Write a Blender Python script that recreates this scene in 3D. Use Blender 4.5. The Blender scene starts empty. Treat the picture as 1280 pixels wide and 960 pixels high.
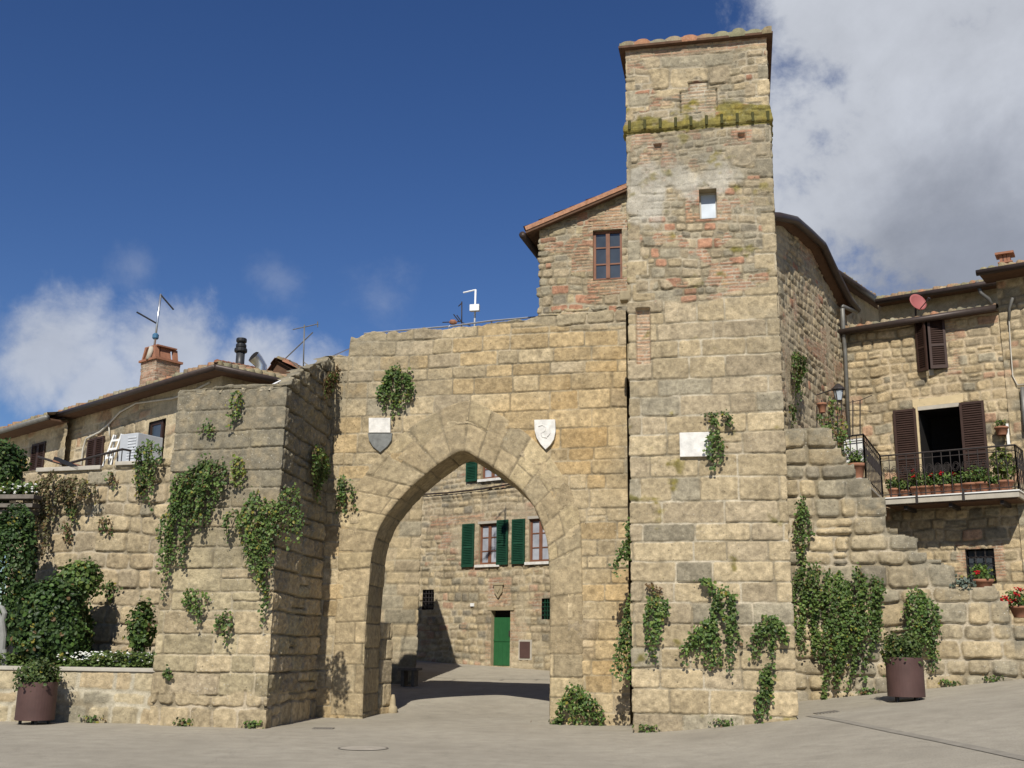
import bpy, math, random
import numpy as np
from mathutils import Vector, Matrix

# ------------------------------------------------------------------ camera, sky, sun
SC = bpy.context.scene
COL = SC.collection
R = math.radians
FPX = 1351.0
CAM_H = 1.495
PITCH = math.atan(324 / FPX)
ROLL = 0.0144
cam_data = bpy.data.cameras.new("camera")
cam = bpy.data.objects.new("camera", cam_data)
COL.objects.link(cam)
cam_data.sensor_width = 36
cam_data.lens = 36 * FPX / 1280
cam_data.clip_end = 3000
CAM_R = Matrix.Rotation(math.pi / 2 + PITCH, 3, 'X') @ Matrix.Rotation(ROLL, 3, 'Z')
cam.matrix_world = Matrix.Translation((0, 0, CAM_H)) @ CAM_R.to_4x4()
SC.camera = cam

SUN_EL, SUN_AZ = R(42), R(8.6)          # azimuth: how far left of "straight behind the camera"
SUN_DIR = Vector((-math.sin(SUN_AZ) * math.cos(SUN_EL), -math.cos(SUN_AZ) * math.cos(SUN_EL), math.sin(SUN_EL)))
sun_data = bpy.data.lights.new("sun", 'SUN')
sun_data.energy = 4.4
sun_data.angle = R(0.53)
sun_data.color = (1.0, 0.95, 0.86)
sun = bpy.data.objects.new("sun", sun_data)
COL.objects.link(sun)
sun.rotation_euler = SUN_DIR.to_track_quat('Z', 'Y').to_euler()
sun.location = (0, -20, 40)
SC.view_settings.view_transform = 'Standard'
SC.view_settings.look = 'None'
SC.view_settings.exposure = 0.2
SC.view_settings.gamma = 1
SC.view_settings.use_curve_mapping = False
SC.cycles.max_bounces = 6


def ray(px, py):
    d = CAM_R @ Vector(((px - 640) / FPX, (480 - py) / FPX, -1))
    return d.normalized()


def at(px, py, Y):
    d = ray(px, py)
    t = Y / d.y
    return Vector((d.x * t, Y, CAM_H + d.z * t))


def build_world():
    w = bpy.data.worlds.new("World")
    SC.world = w
    w.use_nodes = True
    nt = w.node_tree
    N, L = nt.nodes, nt.links
    N.clear()
    out = N.new('ShaderNodeOutputWorld')
    bg = N.new('ShaderNodeBackground')
    bg.inputs['Strength'].default_value = 0.085
    L.new(bg.outputs[0], out.inputs[0])
    sky = N.new('ShaderNodeTexSky')
    sky.sky_type = 'NISHITA'
    sky.sun_disc = False
    sky.sun_elevation = SUN_EL
    sky.sun_rotation = math.atan2(SUN_DIR.x, SUN_DIR.y)
    sky.altitude = 900
    sky.air_density = 1.0
    sky.dust_density = 0.25
    sky.ozone_density = 3.5
    hs = N.new('ShaderNodeHueSaturation')
    hs.inputs['Hue'].default_value = .512
    hs.inputs['Saturation'].default_value = SKY_SAT
    hs.inputs['Value'].default_value = SKY_VAL
    L.new(sky.outputs[0], hs.inputs['Color'])
    tc = N.new('ShaderNodeTexCoord')

    def math_node(op, a, b=None, c=None, clamp=False):
        m = N.new('ShaderNodeMath')
        m.operation = op
        m.use_clamp = clamp
        for i, x in enumerate((a, b, c)):
            if x is None:
                continue
            if isinstance(x, (int, float)):
                m.inputs[i].default_value = x
            else:
                L.new(x, m.inputs[i])
        return m.outputs[0]

    def noise(scale, detail, rough, off=0.0, stretch=(1, 1, 1)):
        mp = N.new('ShaderNodeMapping')
        mp.inputs['Location'].default_value = (off, off * .7, off * .3)
        mp.inputs['Scale'].default_value = stretch
        L.new(tc.outputs['Generated'], mp.inputs['Vector'])
        n = N.new('ShaderNodeTexNoise')
        n.inputs['Scale'].default_value = scale
        n.inputs['Detail'].default_value = detail
        n.inputs['Roughness'].default_value = rough
        n.inputs['Distortion'].default_value = 0.25
        L.new(mp.outputs[0], n.inputs['Vector'])
        return n.outputs['Fac']

    def lobe(px, py, rad):
        d = ray(px, py)
        v = N.new('ShaderNodeVectorMath')
        v.operation = 'DOT_PRODUCT'
        L.new(tc.outputs['Generated'], v.inputs[0])
        v.inputs[1].default_value = d
        ang = math_node('ARCCOSINE', math_node('MINIMUM', v.outputs['Value'], 1.0))
        # 1 at centre, 0 at rad, negative beyond
        return math_node('SUBTRACT', 1.0, math_node('DIVIDE', ang, rad / FPX))

    def biggest(lobes):
        r = lobes[0]
        for x in lobes[1:]:
            r = math_node('MAXIMUM', r, x)
        return r

    left = biggest([lobe(*a) for a in ((60, 440, 92), (215, 442, 82), (315, 474, 74), (405, 486, 60), (-90, 440, 115), (120, 495, 70))])
    wisp = biggest([lobe(*a) for a in ((480, 380, 70), (345, 335, 60), (170, 335, 45))])
    right = biggest([lobe(*a) for a in ((1250, 120, 300), (1120, 250, 260), (1330, 330, 330), (1500, 0, 400), (1060, 20, 120))])
    n1 = noise(7.5, 9, .62, 3.1)
    n2 = noise(22, 6, .6, 7.7)
    n3 = noise(4.0, 8, .6, 1.3)
    base = math_node('MULTIPLY_ADD', n2, .5, math_node('MULTIPLY', n1, 1.4))   # mean about .95
    base = math_node('SUBTRACT', base, .95)
    dl = math_node('MULTIPLY_ADD', left, 1.25, math_node('MULTIPLY', base, 1.9))
    cl = N.new('ShaderNodeMapRange')
    cl.interpolation_type = 'SMOOTHSTEP'
    L.new(dl, cl.inputs['Value'])
    cl.inputs['From Min'].default_value = -0.02
    cl.inputs['From Max'].default_value = 0.95
    cl.inputs['To Max'].default_value = .78
    dr = math_node('MULTIPLY_ADD', right, 1.7, math_node('MULTIPLY', base, 2.5))
    cr = N.new('ShaderNodeMapRange')
    cr.interpolation_type = 'SMOOTHSTEP'
    L.new(dr, cr.inputs['Value'])
    cr.inputs['From Min'].default_value = -.05
    cr.inputs['From Max'].default_value = 0.9
    cr.inputs['To Max'].default_value = .93
    dw = math_node('MULTIPLY_ADD', wisp, .5, math_node('MULTIPLY', base, 1.2))
    cw = N.new('ShaderNodeMapRange')
    cw.interpolation_type = 'SMOOTHSTEP'
    L.new(dw, cw.inputs['Value'])
    cw.inputs['From Min'].default_value = .12
    cw.inputs['From Max'].default_value = .8
    cw.inputs['To Max'].default_value = .22
    dens = math_node('MAXIMUM', math_node('MAXIMUM', cl.outputs[0], cr.outputs[0]), cw.outputs[0])
    # cloud body: bright upper bulges, grey undersides low on the right
    grey = lobe(1250, 340, 230)
    gm = N.new('ShaderNodeMapRange')
    gm.interpolation_type = 'SMOOTHSTEP'
    L.new(math_node('MULTIPLY_ADD', math_node('SUBTRACT', n3, .5), 2.6, grey), gm.inputs['Value'])
    gm.inputs['From Min'].default_value = -.1
    gm.inputs['From Max'].default_value = .95
    cc = N.new('ShaderNodeMix')
    cc.data_type = 'RGBA'
    L.new(gm.outputs[0], cc.inputs['Factor'])
    k = CLOUD_K
    cc.inputs['A'].default_value = (.63 * k, .66 * k, .72 * k, 1)
    cc.inputs['B'].default_value = (.34 * k, .365 * k, .425 * k, 1)
    sv = N.new('ShaderNodeVectorMath')
    sv.operation = 'SCALE'
    L.new(cc.outputs['Result'], sv.inputs[0])
    L.new(math_node('ADD', math_node('MULTIPLY', n2, .2), math_node('MULTIPLY_ADD', n1, .6, .62)), sv.inputs['Scale'])
    mx = N.new('ShaderNodeMix')
    mx.data_type = 'RGBA'
    L.new(dens, mx.inputs['Factor'])
    L.new(hs.outputs[0], mx.inputs['A'])
    L.new(sv.outputs[0], mx.inputs['B'])
    L.new(mx.outputs['Result'], bg.inputs['Color'])


SKY_SAT, SKY_VAL, CLOUD_K = 1.2, 0.84, 9.0
build_world()

# ------------------------------------------------------------------ bookkeeping
rnd = random.Random(11)


def tag(o, label, cat, group=None, kind=None):
    if label:
        o['label'] = label
    if cat:
        o['category'] = cat
    if group:
        o['group'] = group
    if kind:
        o['kind'] = kind
    return o


def thing(name, loc, label, cat, group=None):
    o = bpy.data.objects.new(name, None)
    o.empty_display_size = .2
    COL.objects.link(o)
    o.location = loc
    return tag(o, label, cat, group)


def link(name, me, mat, parent=None):
    o = bpy.data.objects.new(name, me)
    COL.objects.link(o)
    if mat is not None:
        me.materials.append(mat)
    if parent is not None:
        o.parent = parent
        # geometry is written in world coordinates: cancel the parent's placement
        o.matrix_parent_inverse = world_of(parent).inverted()
    return o


def world_of(o):
    m = Matrix.LocRotScale(o.location, o.rotation_euler, o.scale)
    if o.parent is not None:
        return world_of(o.parent) @ o.matrix_parent_inverse @ m
    return m


def np_mesh(name, V, F, col=None, smooth=True):
    """V (n,3) array, F (m,4) or list of index arrays of equal length"""
    V = np.asarray(V, dtype=np.float32)
    F = np.asarray(F, dtype=np.int32)
    me = bpy.data.meshes.new(name)
    me.vertices.add(len(V))
    me.vertices.foreach_set('co', V.ravel())
    k = F.shape[1]
    me.loops.add(F.size)
    me.loops.foreach_set('vertex_index', F.ravel())
    me.polygons.add(len(F))
    me.polygons.foreach_set('loop_start', np.arange(0, F.size, k, dtype=np.int32))
    me.polygons.foreach_set('loop_total', np.full(len(F), k, dtype=np.int32))
    me.polygons.foreach_set('use_smooth', np.full(len(F), smooth, dtype=bool))
    if col is not None:
        a = me.attributes.new('Col', 'FLOAT_COLOR', 'POINT')
        c = np.ones((len(V), 4), dtype=np.float32)
        c[:, :3] = col
        a.data.foreach_set('color', c.ravel())
    me.update(calc_edges=True)
    me.validate()
    return me


# ------------------------------------------------------------------ faces in plan
class Face:
    """vertical plane through p0 (x, y); u runs to the right, h towards the camera; yaw > 0: right end nearer"""

    def __init__(s, p0, yaw):
        s.p0 = Vector((p0[0], p0[1], 0))
        s.u = Vector((math.cos(R(yaw)), -math.sin(R(yaw)), 0))
        s.n = Vector((-math.sin(R(yaw)), -math.cos(R(yaw)), 0))

    def uz(s, px, py, h=0.0):
        d = ray(px, py)
        o = Vector((0, 0, CAM_H))
        t = ((s.p0 + s.n * h) - o).dot(s.n) / d.dot(s.n)
        p = o + d * t
        return (p - s.p0).dot(s.u), p.z

    def pt(s, u, z, h=0.0):
        p = s.p0 + s.u * u + s.n * h
        return Vector((p.x, p.y, z))

    def px(s, x, y, h=0.0):
        u, z = s.uz(x, y, h)
        return s.pt(u, z, h)

    def plan(s, u, h=0.0):
        p = s.p0 + s.u * u + s.n * h
        return (p.x, p.y)


class Path:
    """plan polyline seen from outside left to right; u = 0 at point number zero"""

    def __init__(s, pts, zero=0):
        s.P = np.array(pts, dtype=float)
        seg = s.P[1:] - s.P[:-1]
        s.len = np.hypot(seg[:, 0], seg[:, 1])
        s.d = seg / s.len[:, None]
        s.cum = np.concatenate([[0], np.cumsum(s.len)])
        s.off = s.cum[zero]
        s.nrm = np.stack([s.d[:, 1], -s.d[:, 0]], 1)
        s.u0, s.u1 = -s.off, s.cum[-1] - s.off
        s.corners = [c - s.off for c in s.cum[1:-1]]

    @staticmethod
    def on(F, a, b):
        """a straight path along face F that keeps the face's own u"""
        s = Path([F.plan(a), F.plan(b)])
        s.off = -a
        s.u0, s.u1, s.corners = a, b, []
        return s

    def at(s, u):
        w = np.clip(np.asarray(u) + s.off, 0, s.cum[-1] - 1e-9)
        i = np.clip(np.searchsorted(s.cum, w, side='right') - 1, 0, len(s.len) - 1)
        p = s.P[i] + s.d[i] * (w - s.cum[i])[:, None]
        n = s.nrm[i].copy()
        for k, c in enumerate(s.cum[1:-1]):
            m = np.abs(w - c) < 1e-4
            if m.any():
                b = s.nrm[k] + s.nrm[k + 1]
                b = b / (1 + s.nrm[k].dot(s.nrm[k + 1]))
                n[m] = b
        return p, n


# ------------------------------------------------------------------ noise and masonry patterns (numpy)
def hsh(i, j, s):
    i = np.asarray(i).astype(np.int64) & 0xffffffff
    j = np.asarray(j).astype(np.int64) & 0xffffffff
    n = (i * 374761393 + j * 668265263 + int(s) * 974634777) & 0xffffffff
    n = ((n ^ (n >> 13)) * 1274126177) & 0xffffffff
    n = ((n ^ (n >> 15)) * 2246822519) & 0xffffffff
    n = n ^ (n >> 16)
    return n / 4294967296.0


def vn(x, y, s):
    ix, iy = np.floor(x), np.floor(y)
    fx, fy = x - ix, y - iy
    fx = fx * fx * (3 - 2 * fx)
    fy = fy * fy * (3 - 2 * fy)
    a, b = hsh(ix, iy, s), hsh(ix + 1, iy, s)
    c, d = hsh(ix, iy + 1, s), hsh(ix + 1, iy + 1, s)
    return (a + (b - a) * fx) * (1 - fy) + (c + (d - c) * fx) * fy


def fbm(x, y, s, o=4):
    r, a, t = 0, 1.0, 0
    for k in range(o):
        r = r + a * vn(x * 2 ** k + 17.3 * k, y * 2 ** k - 9.1 * k, s + k)
        t += a
        a *= .55
    return r / t - .5


def sst(a, b, x):
    t = np.clip((x - a) / (b - a), 0, 1)
    return t * t * (3 - 2 * t)


def ashlar(u, v, seed, ch=(.28, .5), bl=(.35, .95), warp=.03, cr=.05, split=.1):
    """irregular coursed blocks: distance to the joint, stone id"""
    rr = random.Random(seed)
    wv = v + warp * 2 * fbm(u * .55, v * .55, seed, 2) + .018 * fbm(u * 3, v * 3, seed + 5, 2)
    wu = u + .03 * fbm(u * 2.5, v * 2.5, seed + 9, 2)
    lo, hi = wv.min() - .1, wv.max() + .1
    b = [lo]
    while b[-1] < hi:
        b.append(b[-1] + rr.uniform(*ch))
    b = np.array(b)
    ci = np.clip(np.searchsorted(b, wv, side='right') - 1, 0, len(b) - 2)
    d = np.zeros_like(u)
    sid = np.zeros(u.shape, dtype=np.int64)
    ul, uh = wu.min() - 1.2, wu.max() + 1.2
    for c in range(len(b) - 1):
        m = ci == c
        e = [ul + rr.uniform(0, .6)]
        hc = b[c + 1] - b[c]
        while e[-1] < uh:
            e.append(e[-1] + rr.uniform(*bl) * (.7 + .6 * hc / ch[1]))
        e = np.array(e)
        sp = np.array([rr.random() < split for _ in e])
        spv = np.array([rr.uniform(.35, .65) for _ in e])
        if not m.any():
            continue
        x, y = wu[m], wv[m]
        k = np.clip(np.searchsorted(e, x, side='right') - 1, 0, len(e) - 2)
        y0 = np.full(x.shape, b[c])
        y1 = np.full(x.shape, b[c + 1])
        mid = b[c] + hc * spv[k]
        up = sp[k] & (y > mid)
        dn = sp[k] & (y <= mid)
        y0 = np.where(up, mid, y0)
        y1 = np.where(dn, mid, y1)
        du = np.minimum(x - e[k], e[k + 1] - x)
        dv = np.minimum(y - y0, y1 - y)
        q, w = np.maximum(cr - du, 0), np.maximum(cr - dv, 0)
        d[m] = np.where((q > 0) & (w > 0), cr - np.hypot(q, w), np.minimum(du, dv))
        sid[m] = c * 1000 + k * 2 + up
    return d, sid


def rubble(u, v, seed, cu=.4, cv=.25, ju=.42, jv=.3, warp=.03):
    s = cu / cv
    x = (u + warp * 2 * fbm(u * 3, v * 3, seed + 3, 2)) / cu
    y = (v + warp * 2 * fbm(u * 3, v * 3, seed + 4, 2)) / cv
    iy = np.floor(y)
    best = np.full(u.shape, 9e9)
    bx = np.zeros_like(u)
    by = np.zeros_like(u)
    sid = np.zeros(u.shape, dtype=np.int64)
    cand = []
    for dj in (-1, 0, 1):
        j = iy + dj
        xo = x - .5 * (j % 2)
        ix = np.floor(xo)
        for di in (-1, 0, 1):
            i = ix + di
            px = i + .5 + ju * 2 * (hsh(i, j, seed) - .5) + .5 * (j % 2)
            py = j + .5 + jv * 2 * (hsh(i, j, seed + 1) - .5)
            D = (x - px) ** 2 + (y - py) ** 2
            m = D < best
            best = np.where(m, D, best)
            bx = np.where(m, px, bx)
            by = np.where(m, py, by)
            sid = np.where(m, (i.astype(np.int64) + 5000) * 10007 + j.astype(np.int64) + 5000, sid)
            cand.append((px, py, D))
    d = np.full(u.shape, 9.0)
    for px, py, D in cand:
        sep = np.hypot(px - bx, py - by)
        e = np.where(sep > 1e-6, (D - best) / (2 * np.maximum(sep, 1e-6)), 9)
        d = np.minimum(d, e)
    return d * (cu + cv) * .5, sid


def coursed(u, v, seed, cu=.4, cv=.25, cr=.07, warp=.08):
    """roughly squared rubble in wavering courses"""
    uu = u + .10 * fbm(u * 1.7, v * 1.7, seed + 13, 3)
    vv = v + .10 * fbm(u * 1.5, v * 1.9, seed + 14, 3)
    return ashlar(uu, vv, seed, (cv * .75, cv * 1.3), (cu * .5, cu * 1.35), warp, cr, .03)


def pick(sid, seed, palette):
    """palette: list of (weight, rgb)"""
    w = np.array([p[0] for p in palette], dtype=float)
    w = np.cumsum(w / w.sum())
    c = np.array([p[1] for p in palette], dtype=float)
    k = np.searchsorted(w, hsh(sid, sid * 0 + 3, seed) * .9999)
    k = np.clip(k, 0, len(palette) - 1)
    b = .82 + .36 * hsh(sid, sid * 0 + 7, seed + 1)
    return c[k] * b[:, None]


TAN = (.410, .330, .205)
TAN2 = (.375, .305, .20)
OCH = (.42, .335, .205)
GRY = (.30, .262, .185)
DGR = (.235, .205, .15)
RED = (.37, .20, .125)
PAL_M = (.50, .43, .31)
PAL_TOWER = [(5, TAN), (3, TAN2), (2, OCH), (1.4, GRY)]
PAL_RUB = [(4, TAN2), (3, (.33, .275, .18)), (2.2, GRY), (1, DGR), (1.3, RED), (1, OCH)]
PAL_GREY = [(4, (.31, .265, .175)), (3, GRY), (2, TAN2), (1, DGR)]
PAL_HOUSE = [(4, TAN), (3, TAN2), (1.5, GRY), (1.5, (.39, .26, .16)), (.7, DGR), (1, OCH)]


def lerp(a, b, t):
    t = np.asarray(t)[..., None] if np.ndim(t) else t
    return a + (b - a) * t


def dress(u, v, d, sid, seed, pal, joint=.022, depth=.035, dome=.02, rough=.012, mortar=PAL_M, off=.012, edge=.03):
    d = d + .020 * fbm(u * 11, v * 11, seed + 17, 3) * sst(.12, .0, d)       # chipped, uneven arrises
    dome, edge = dome * .45, edge * .5
    m = sst(joint * .4, joint * .4 + edge, d)
    o = (hsh(sid, sid * 0 + 11, seed) - .5) * 2 * off
    h = -depth * (1 - m) + m * (dome * (1 - np.exp(-np.maximum(d, 0) / .07)) + o)
    tx, tz = hsh(sid, sid * 0 + 21, seed) - .5, hsh(sid, sid * 0 + 22, seed) - .5
    h = h + m * (rough * 2.2 * fbm(u * 9, v * 9, seed + 21, 3) + .03 * np.minimum(d, .15) * (tx + tz)) + .007 * fbm(u * 24, v * 24, seed + 31, 2)
    c = pick(sid, seed + 41, pal)
    c = c * (1 + .35 * fbm(u * 5, v * 5, seed + 51, 3) + .65 * fbm(u * 17, v * 17, seed + 52, 2))[:, None]
    mc = np.array(mortar) * (1 + .4 * fbm(u * 6, v * 6, seed + 61, 3))[:, None]
    mm = sst(joint * .42, joint * .42 + .013, d)
    # some joints have lost their mortar
    lost = sst(-.08, .10, fbm(u * 1.6, v * 1.6, seed + 71, 3))
    mc = lerp(mc, mc * 0 + np.array((.20, .165, .105)), lost * .8)
    h = h - lost * (1 - m) * depth * .5
    return h, lerp(mc, c, mm)


def weather(col, u, v, seed, amount, grey=(.235, .208, .150), sc=.7):
    n = sst(-.3, .34, fbm(u * sc, v * sc * 1.2, seed, 4) + amount - .5)
    n = n * np.clip(.15 + 1.5 * (fbm(u * 9, v * 9, seed + 3, 3) + .5), 0, 1)
    return lerp(col, np.array(grey) * (1 + .5 * fbm(u * 8, v * 8, seed + 8, 3))[:, None], n)


def grid_faces(nu, nv, keep=None):
    i = np.arange(nu * nv).reshape(nv, nu)
    F = np.stack([i[:-1, :-1], i[:-1, 1:], i[1:, 1:], i[1:, :-1]], -1).reshape(-1, 4)
    if keep is not None:
        F = F[keep.ravel()]
    return F


def lines(a, b, step, must=()):
    n = max(2, int(round((b - a) / step)) + 1)
    x = np.linspace(a, b, n)
    must = [m for m in must if a < m < b]
    for m in must:
        x = x[np.abs(x - m) > step * .45]
    x = np.concatenate([x, must, [a, b]])
    x = np.unique(np.round(x, 5))
    return x


def relief_wall(name, path, u0, u1, zb, zt, pattern, holes=(), du=.022, fold=0.0, fold_col=None, mat=None, parent=None, jag=0.0):
    """a masonry skin along a plan path; zb, zt may be numbers or functions of u; holes are (u0, u1, z0, z1)"""
    zbf = zb if callable(zb) else (lambda u: np.full(u.shape, float(zb)))
    ztf = zt if callable(zt) else (lambda u: np.full(u.shape, float(zt)))
    U = lines(u0, u1, du, list(path.corners) + [x for h in holes for x in h[:2]])
    B, T = zbf(U), ztf(U)
    b0, t0 = float(B.min()), float(T.max())
    flat = (B.max() - B.min() < 1e-6) and (T.max() - T.min() < 1e-6)
    Zl = lines(b0, t0, du, [x for h in holes for x in h[2:]] if flat else ())
    tt = (Zl - b0) / (t0 - b0)
    Z = B[None, :] + tt[:, None] * (T - B)[None, :]
    UU = np.broadcast_to(U[None, :], Z.shape)
    u, z = UU.ravel().copy(), Z.ravel().copy()
    h, col = pattern(u, z)
    p, n = path.at(u)
    keep = np.ones((len(Zl) - 1, len(U) - 1), bool)
    uc = .5 * (UU[:-1, :-1] + UU[1:, 1:])
    zc = .5 * (Z[:-1, :-1] + Z[1:, 1:])
    e = 1e-3
    for (a, b, c, d) in holes:
        keep &= ~((uc > a) & (uc < b) & (zc > c) & (zc < d))
        on = (u > a - e) & (u < b + e) & (z > c - e) & (z < d + e)
        h[on] = np.minimum(h[on], 0.0)
    V = np.column_stack([p[:, 0] + n[:, 0] * h, p[:, 1] + n[:, 1] * h, z])
    F = grid_faces(len(U), len(Zl), keep)
    if fold:
        nu = len(U)
        top = np.arange(nu) + (len(Zl) - 1) * nu
        m = 6
        rows = [top]
        Vs, Cs = [V], [col]
        base = len(V)
        pt, nn = path.at(U)
        ht = h[top]
        for k in range(1, m + 1):
            f = fold * (k / m) ** 1.3
            zz = z[top] + (.03 * fbm(U * 4, U * 0 + k * .7, 77, 3) if k < m else 0) + (-.01 * k)
            hh = ht - f
            Vs.append(np.column_stack([pt[:, 0] + nn[:, 0] * hh, pt[:, 1] + nn[:, 1] * hh, zz]))
            Cs.append(col[top] * (1 + .3 * fbm(U * 5, U * 0 + k, 78, 2))[:, None])
            rows.append(base + np.arange(nu))
            base += nu
        V = np.concatenate(Vs)
        col = np.concatenate(Cs)
        for a, b in zip(rows[:-1], rows[1:]):
            F = np.concatenate([F, np.stack([a[:-1], a[1:], b[1:], b[:-1]], -1)])
    me = np_mesh(name, V, F, np.clip(col, .01, 1))
    return link(name, me, mat, parent)


# ------------------------------------------------------------------ materials
def node_mat(name):
    m = bpy.data.materials.new(name)
    m.use_nodes = True
    nt = m.node_tree
    return m, nt, nt.nodes, nt.links, nt.nodes['Principled BSDF']


def obj_noise(N, L, scale, detail=6, rough=.6):
    tc = N.new('ShaderNodeTexCoord')
    n = N.new('ShaderNodeTexNoise')
    n.inputs['Scale'].default_value = scale
    n.inputs['Detail'].default_value = detail
    n.inputs['Roughness'].default_value = rough
    L.new(tc.outputs['Object'], n.inputs['Vector'])
    return n.outputs['Fac']


def map_range(N, L, src, a, b, c, d):
    m = N.new('ShaderNodeMapRange')
    L.new(src, m.inputs['Value'])
    for k, x in zip(('From Min', 'From Max', 'To Min', 'To Max'), (a, b, c, d)):
        m.inputs[k].default_value = x
    return m.outputs[0]


def mul_color(N, L, a, fac):
    m = N.new('ShaderNodeVectorMath')
    m.operation = 'SCALE'
    L.new(a, m.inputs[0])
    L.new(fac, m.inputs['Scale'])
    return m.outputs[0]


def mix_color(N, L, fac, a, b):
    m = N.new('ShaderNodeMix')
    m.data_type = 'RGBA'
    L.new(fac, m.inputs['Factor'])
    for k, x in (('A', a), ('B', b)):
        if isinstance(x, tuple):
            m.inputs[k].default_value = (*x, 1)
        else:
            L.new(x, m.inputs[k])
    return m.outputs['Result']


def bump(N, L, bsdf, src, dist, strength=1.0, prev=None):
    b = N.new('ShaderNodeBump')
    b.inputs['Strength'].default_value = strength
    b.inputs['Distance'].default_value = dist
    L.new(src, b.inputs['Height'])
    if prev is not None:
        L.new(prev, b.inputs['Normal'])
    L.new(b.outputs[0], bsdf.inputs['Normal'])
    return b.outputs[0]


def stone_mat(name, lichen=.5, bumpy=.012):
    m, nt, N, L, P = node_mat(name)
    at_ = N.new('ShaderNodeAttribute')
    at_.attribute_name = 'Col'
    n1 = obj_noise(N, L, 8, 10, .72)
    n2 = obj_noise(N, L, 45, 6, .7)
    c = mul_color(N, L, at_.outputs['Color'], map_range(N, L, n1, .3, .7, .76, 1.22))
    c = mul_color(N, L, c, map_range(N, L, n2, .3, .7, .78, 1.2))
    # dark pitting
    n3 = obj_noise(N, L, 21, 4, .5)
    c = mul_color(N, L, c, map_range(N, L, n3, .66, .74, 1.0, .66))
    # pale lichen dots
    tc = N.new('ShaderNodeTexCoord')
    vo = N.new('ShaderNodeTexVoronoi')
    vo.inputs['Scale'].default_value = 13
    L.new(tc.outputs['Object'], vo.inputs['Vector'])
    dots = map_range(N, L, vo.outputs['Distance'], .10, .17, 1, 0)
    patch = map_range(N, L, obj_noise(N, L, 1.1, 5, .6), .44, .66, .08, lichen)
    mm = N.new('ShaderNodeMath')
    mm.operation = 'MULTIPLY'
    L.new(dots, mm.inputs[0])
    L.new(patch, mm.inputs[1])
    c = mix_color(N, L, mm.outputs[0], c, (.58, .55, .47))
    # small dark holes weathered into the stone
    vh = N.new('ShaderNodeTexVoronoi')
    vh.inputs['Scale'].default_value = 8.5
    L.new(tc.outputs['Object'], vh.inputs['Vector'])
    hole = map_range(N, L, vh.outputs['Distance'], .07, .13, 1, 0)
    hp_ = map_range(N, L, obj_noise(N, L, 2.3, 4, .6), .46, .60, 0, .75)
    mh_ = N.new('ShaderNodeMath')
    mh_.operation = 'MULTIPLY'
    L.new(hole, mh_.inputs[0])
    L.new(hp_, mh_.inputs[1])
    c = mix_color(N, L, mh_.outputs[0], c, (.075, .058, .035))
    L.new(c, P.inputs['Base Color'])
    P.inputs['Roughness'].default_value = .95
    P.inputs['Specular IOR Level'].default_value = .15
    b = bump(N, L, P, n1, bumpy * 2.2, .8)
    b = bump(N, L, P, n2, bumpy, .9, b)
    return m


def plain(name, rgb, rough=.7, metal=0.0, var=.18, scale=6, bmp=0.0, spec=.3):
    m, nt, N, L, P = node_mat(name)
    n = obj_noise(N, L, scale, 6, .6)
    rgbn = N.new('ShaderNodeRGB')
    rgbn.outputs[0].default_value = (*rgb, 1)
    c = mul_color(N, L, rgbn.outputs[0], map_range(N, L, n, .3, .7, 1 - var, 1 + var))
    L.new(c, P.inputs['Base Color'])
    P.inputs['Roughness'].default_value = rough
    P.inputs['Metallic'].default_value = metal
    P.inputs['Specular IOR Level'].default_value = spec
    if bmp:
        bump(N, L, P, obj_noise(N, L, scale * 6, 5, .6), bmp, .8)
    return m


def leaf_mat(name):
    m, nt, N, L, P = node_mat(name)
    at_ = N.new('ShaderNodeAttribute')
    at_.attribute_name = 'Col'
    L.new(at_.outputs['Color'], P.inputs['Base Color'])
    P.inputs['Roughness'].default_value = .5
    P.inputs['Specular IOR Level'].default_value = .35
    tr = N.new('ShaderNodeBsdfTranslucent')
    L.new(at_.outputs['Color'], tr.inputs['Color'])
    mx = N.new('ShaderNodeMixShader')
    mx.inputs[0].default_value = .22
    L.new(P.outputs[0], mx.inputs[1])
    L.new(tr.outputs[0], mx.inputs[2])
    L.new(mx.outputs[0], N['Material Output'].inputs['Surface'])
    return m


def glass_mat(name, tint=(.05, .06, .07), rough=.06):
    m, nt, N, L, P = node_mat(name)
    n = obj_noise(N, L, 3, 3, .5)
    rgbn = N.new('ShaderNodeRGB')
    rgbn.outputs[0].default_value = (*tint, 1)
    L.new(mul_color(N, L, rgbn.outputs[0], map_range(N, L, n, .3, .7, .8, 1.2)), P.inputs['Base Color'])
    P.inputs['Roughness'].default_value = rough
    P.inputs['Specular IOR Level'].default_value = .8
    return m


M = {}
M['ashlar'] = stone_mat('sandstone_ashlar', .35)
M['rubble'] = stone_mat('rubble_stone', .4, .014)
M['greystone'] = stone_mat('weathered_stone', .8, .014)
M['tile'] = stone_mat('roof_tile_clay', .7, .008)
M['leaf'] = leaf_mat('leaves')
M['stem'] = plain('stem_bark', (.12, .085, .045), .9)
M['reveal'] = plain('stone_reveal', (.33, .27, .17), .95, bmp=.006)
M['brick'] = plain('old_brick', (.36, .19, .115), .92, var=.3, scale=14, bmp=.006)
M['shutter_brown'] = plain('brown_shutter_paint', (.045, .024, .018), .55)
M['shutter_green'] = plain('green_shutter_paint', (.012, .055, .030), .5)
M['door_green'] = plain('green_door_paint', (.022, .105, .036), .5, var=.1, bmp=.002)
M['frame_brown'] = plain('brown_window_wood', (.19, .085, .05), .6)
M['glass'] = glass_mat('window_glass')
M['glass_curtain'] = glass_mat('curtained_glass', (.36, .38, .42), .12)
M['glass_frost'] = glass_mat('frosted_pane', (.50, .56, .62), .3)
M['dark'] = plain('dark_interior', (.012, .010, .009), .9)
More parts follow.
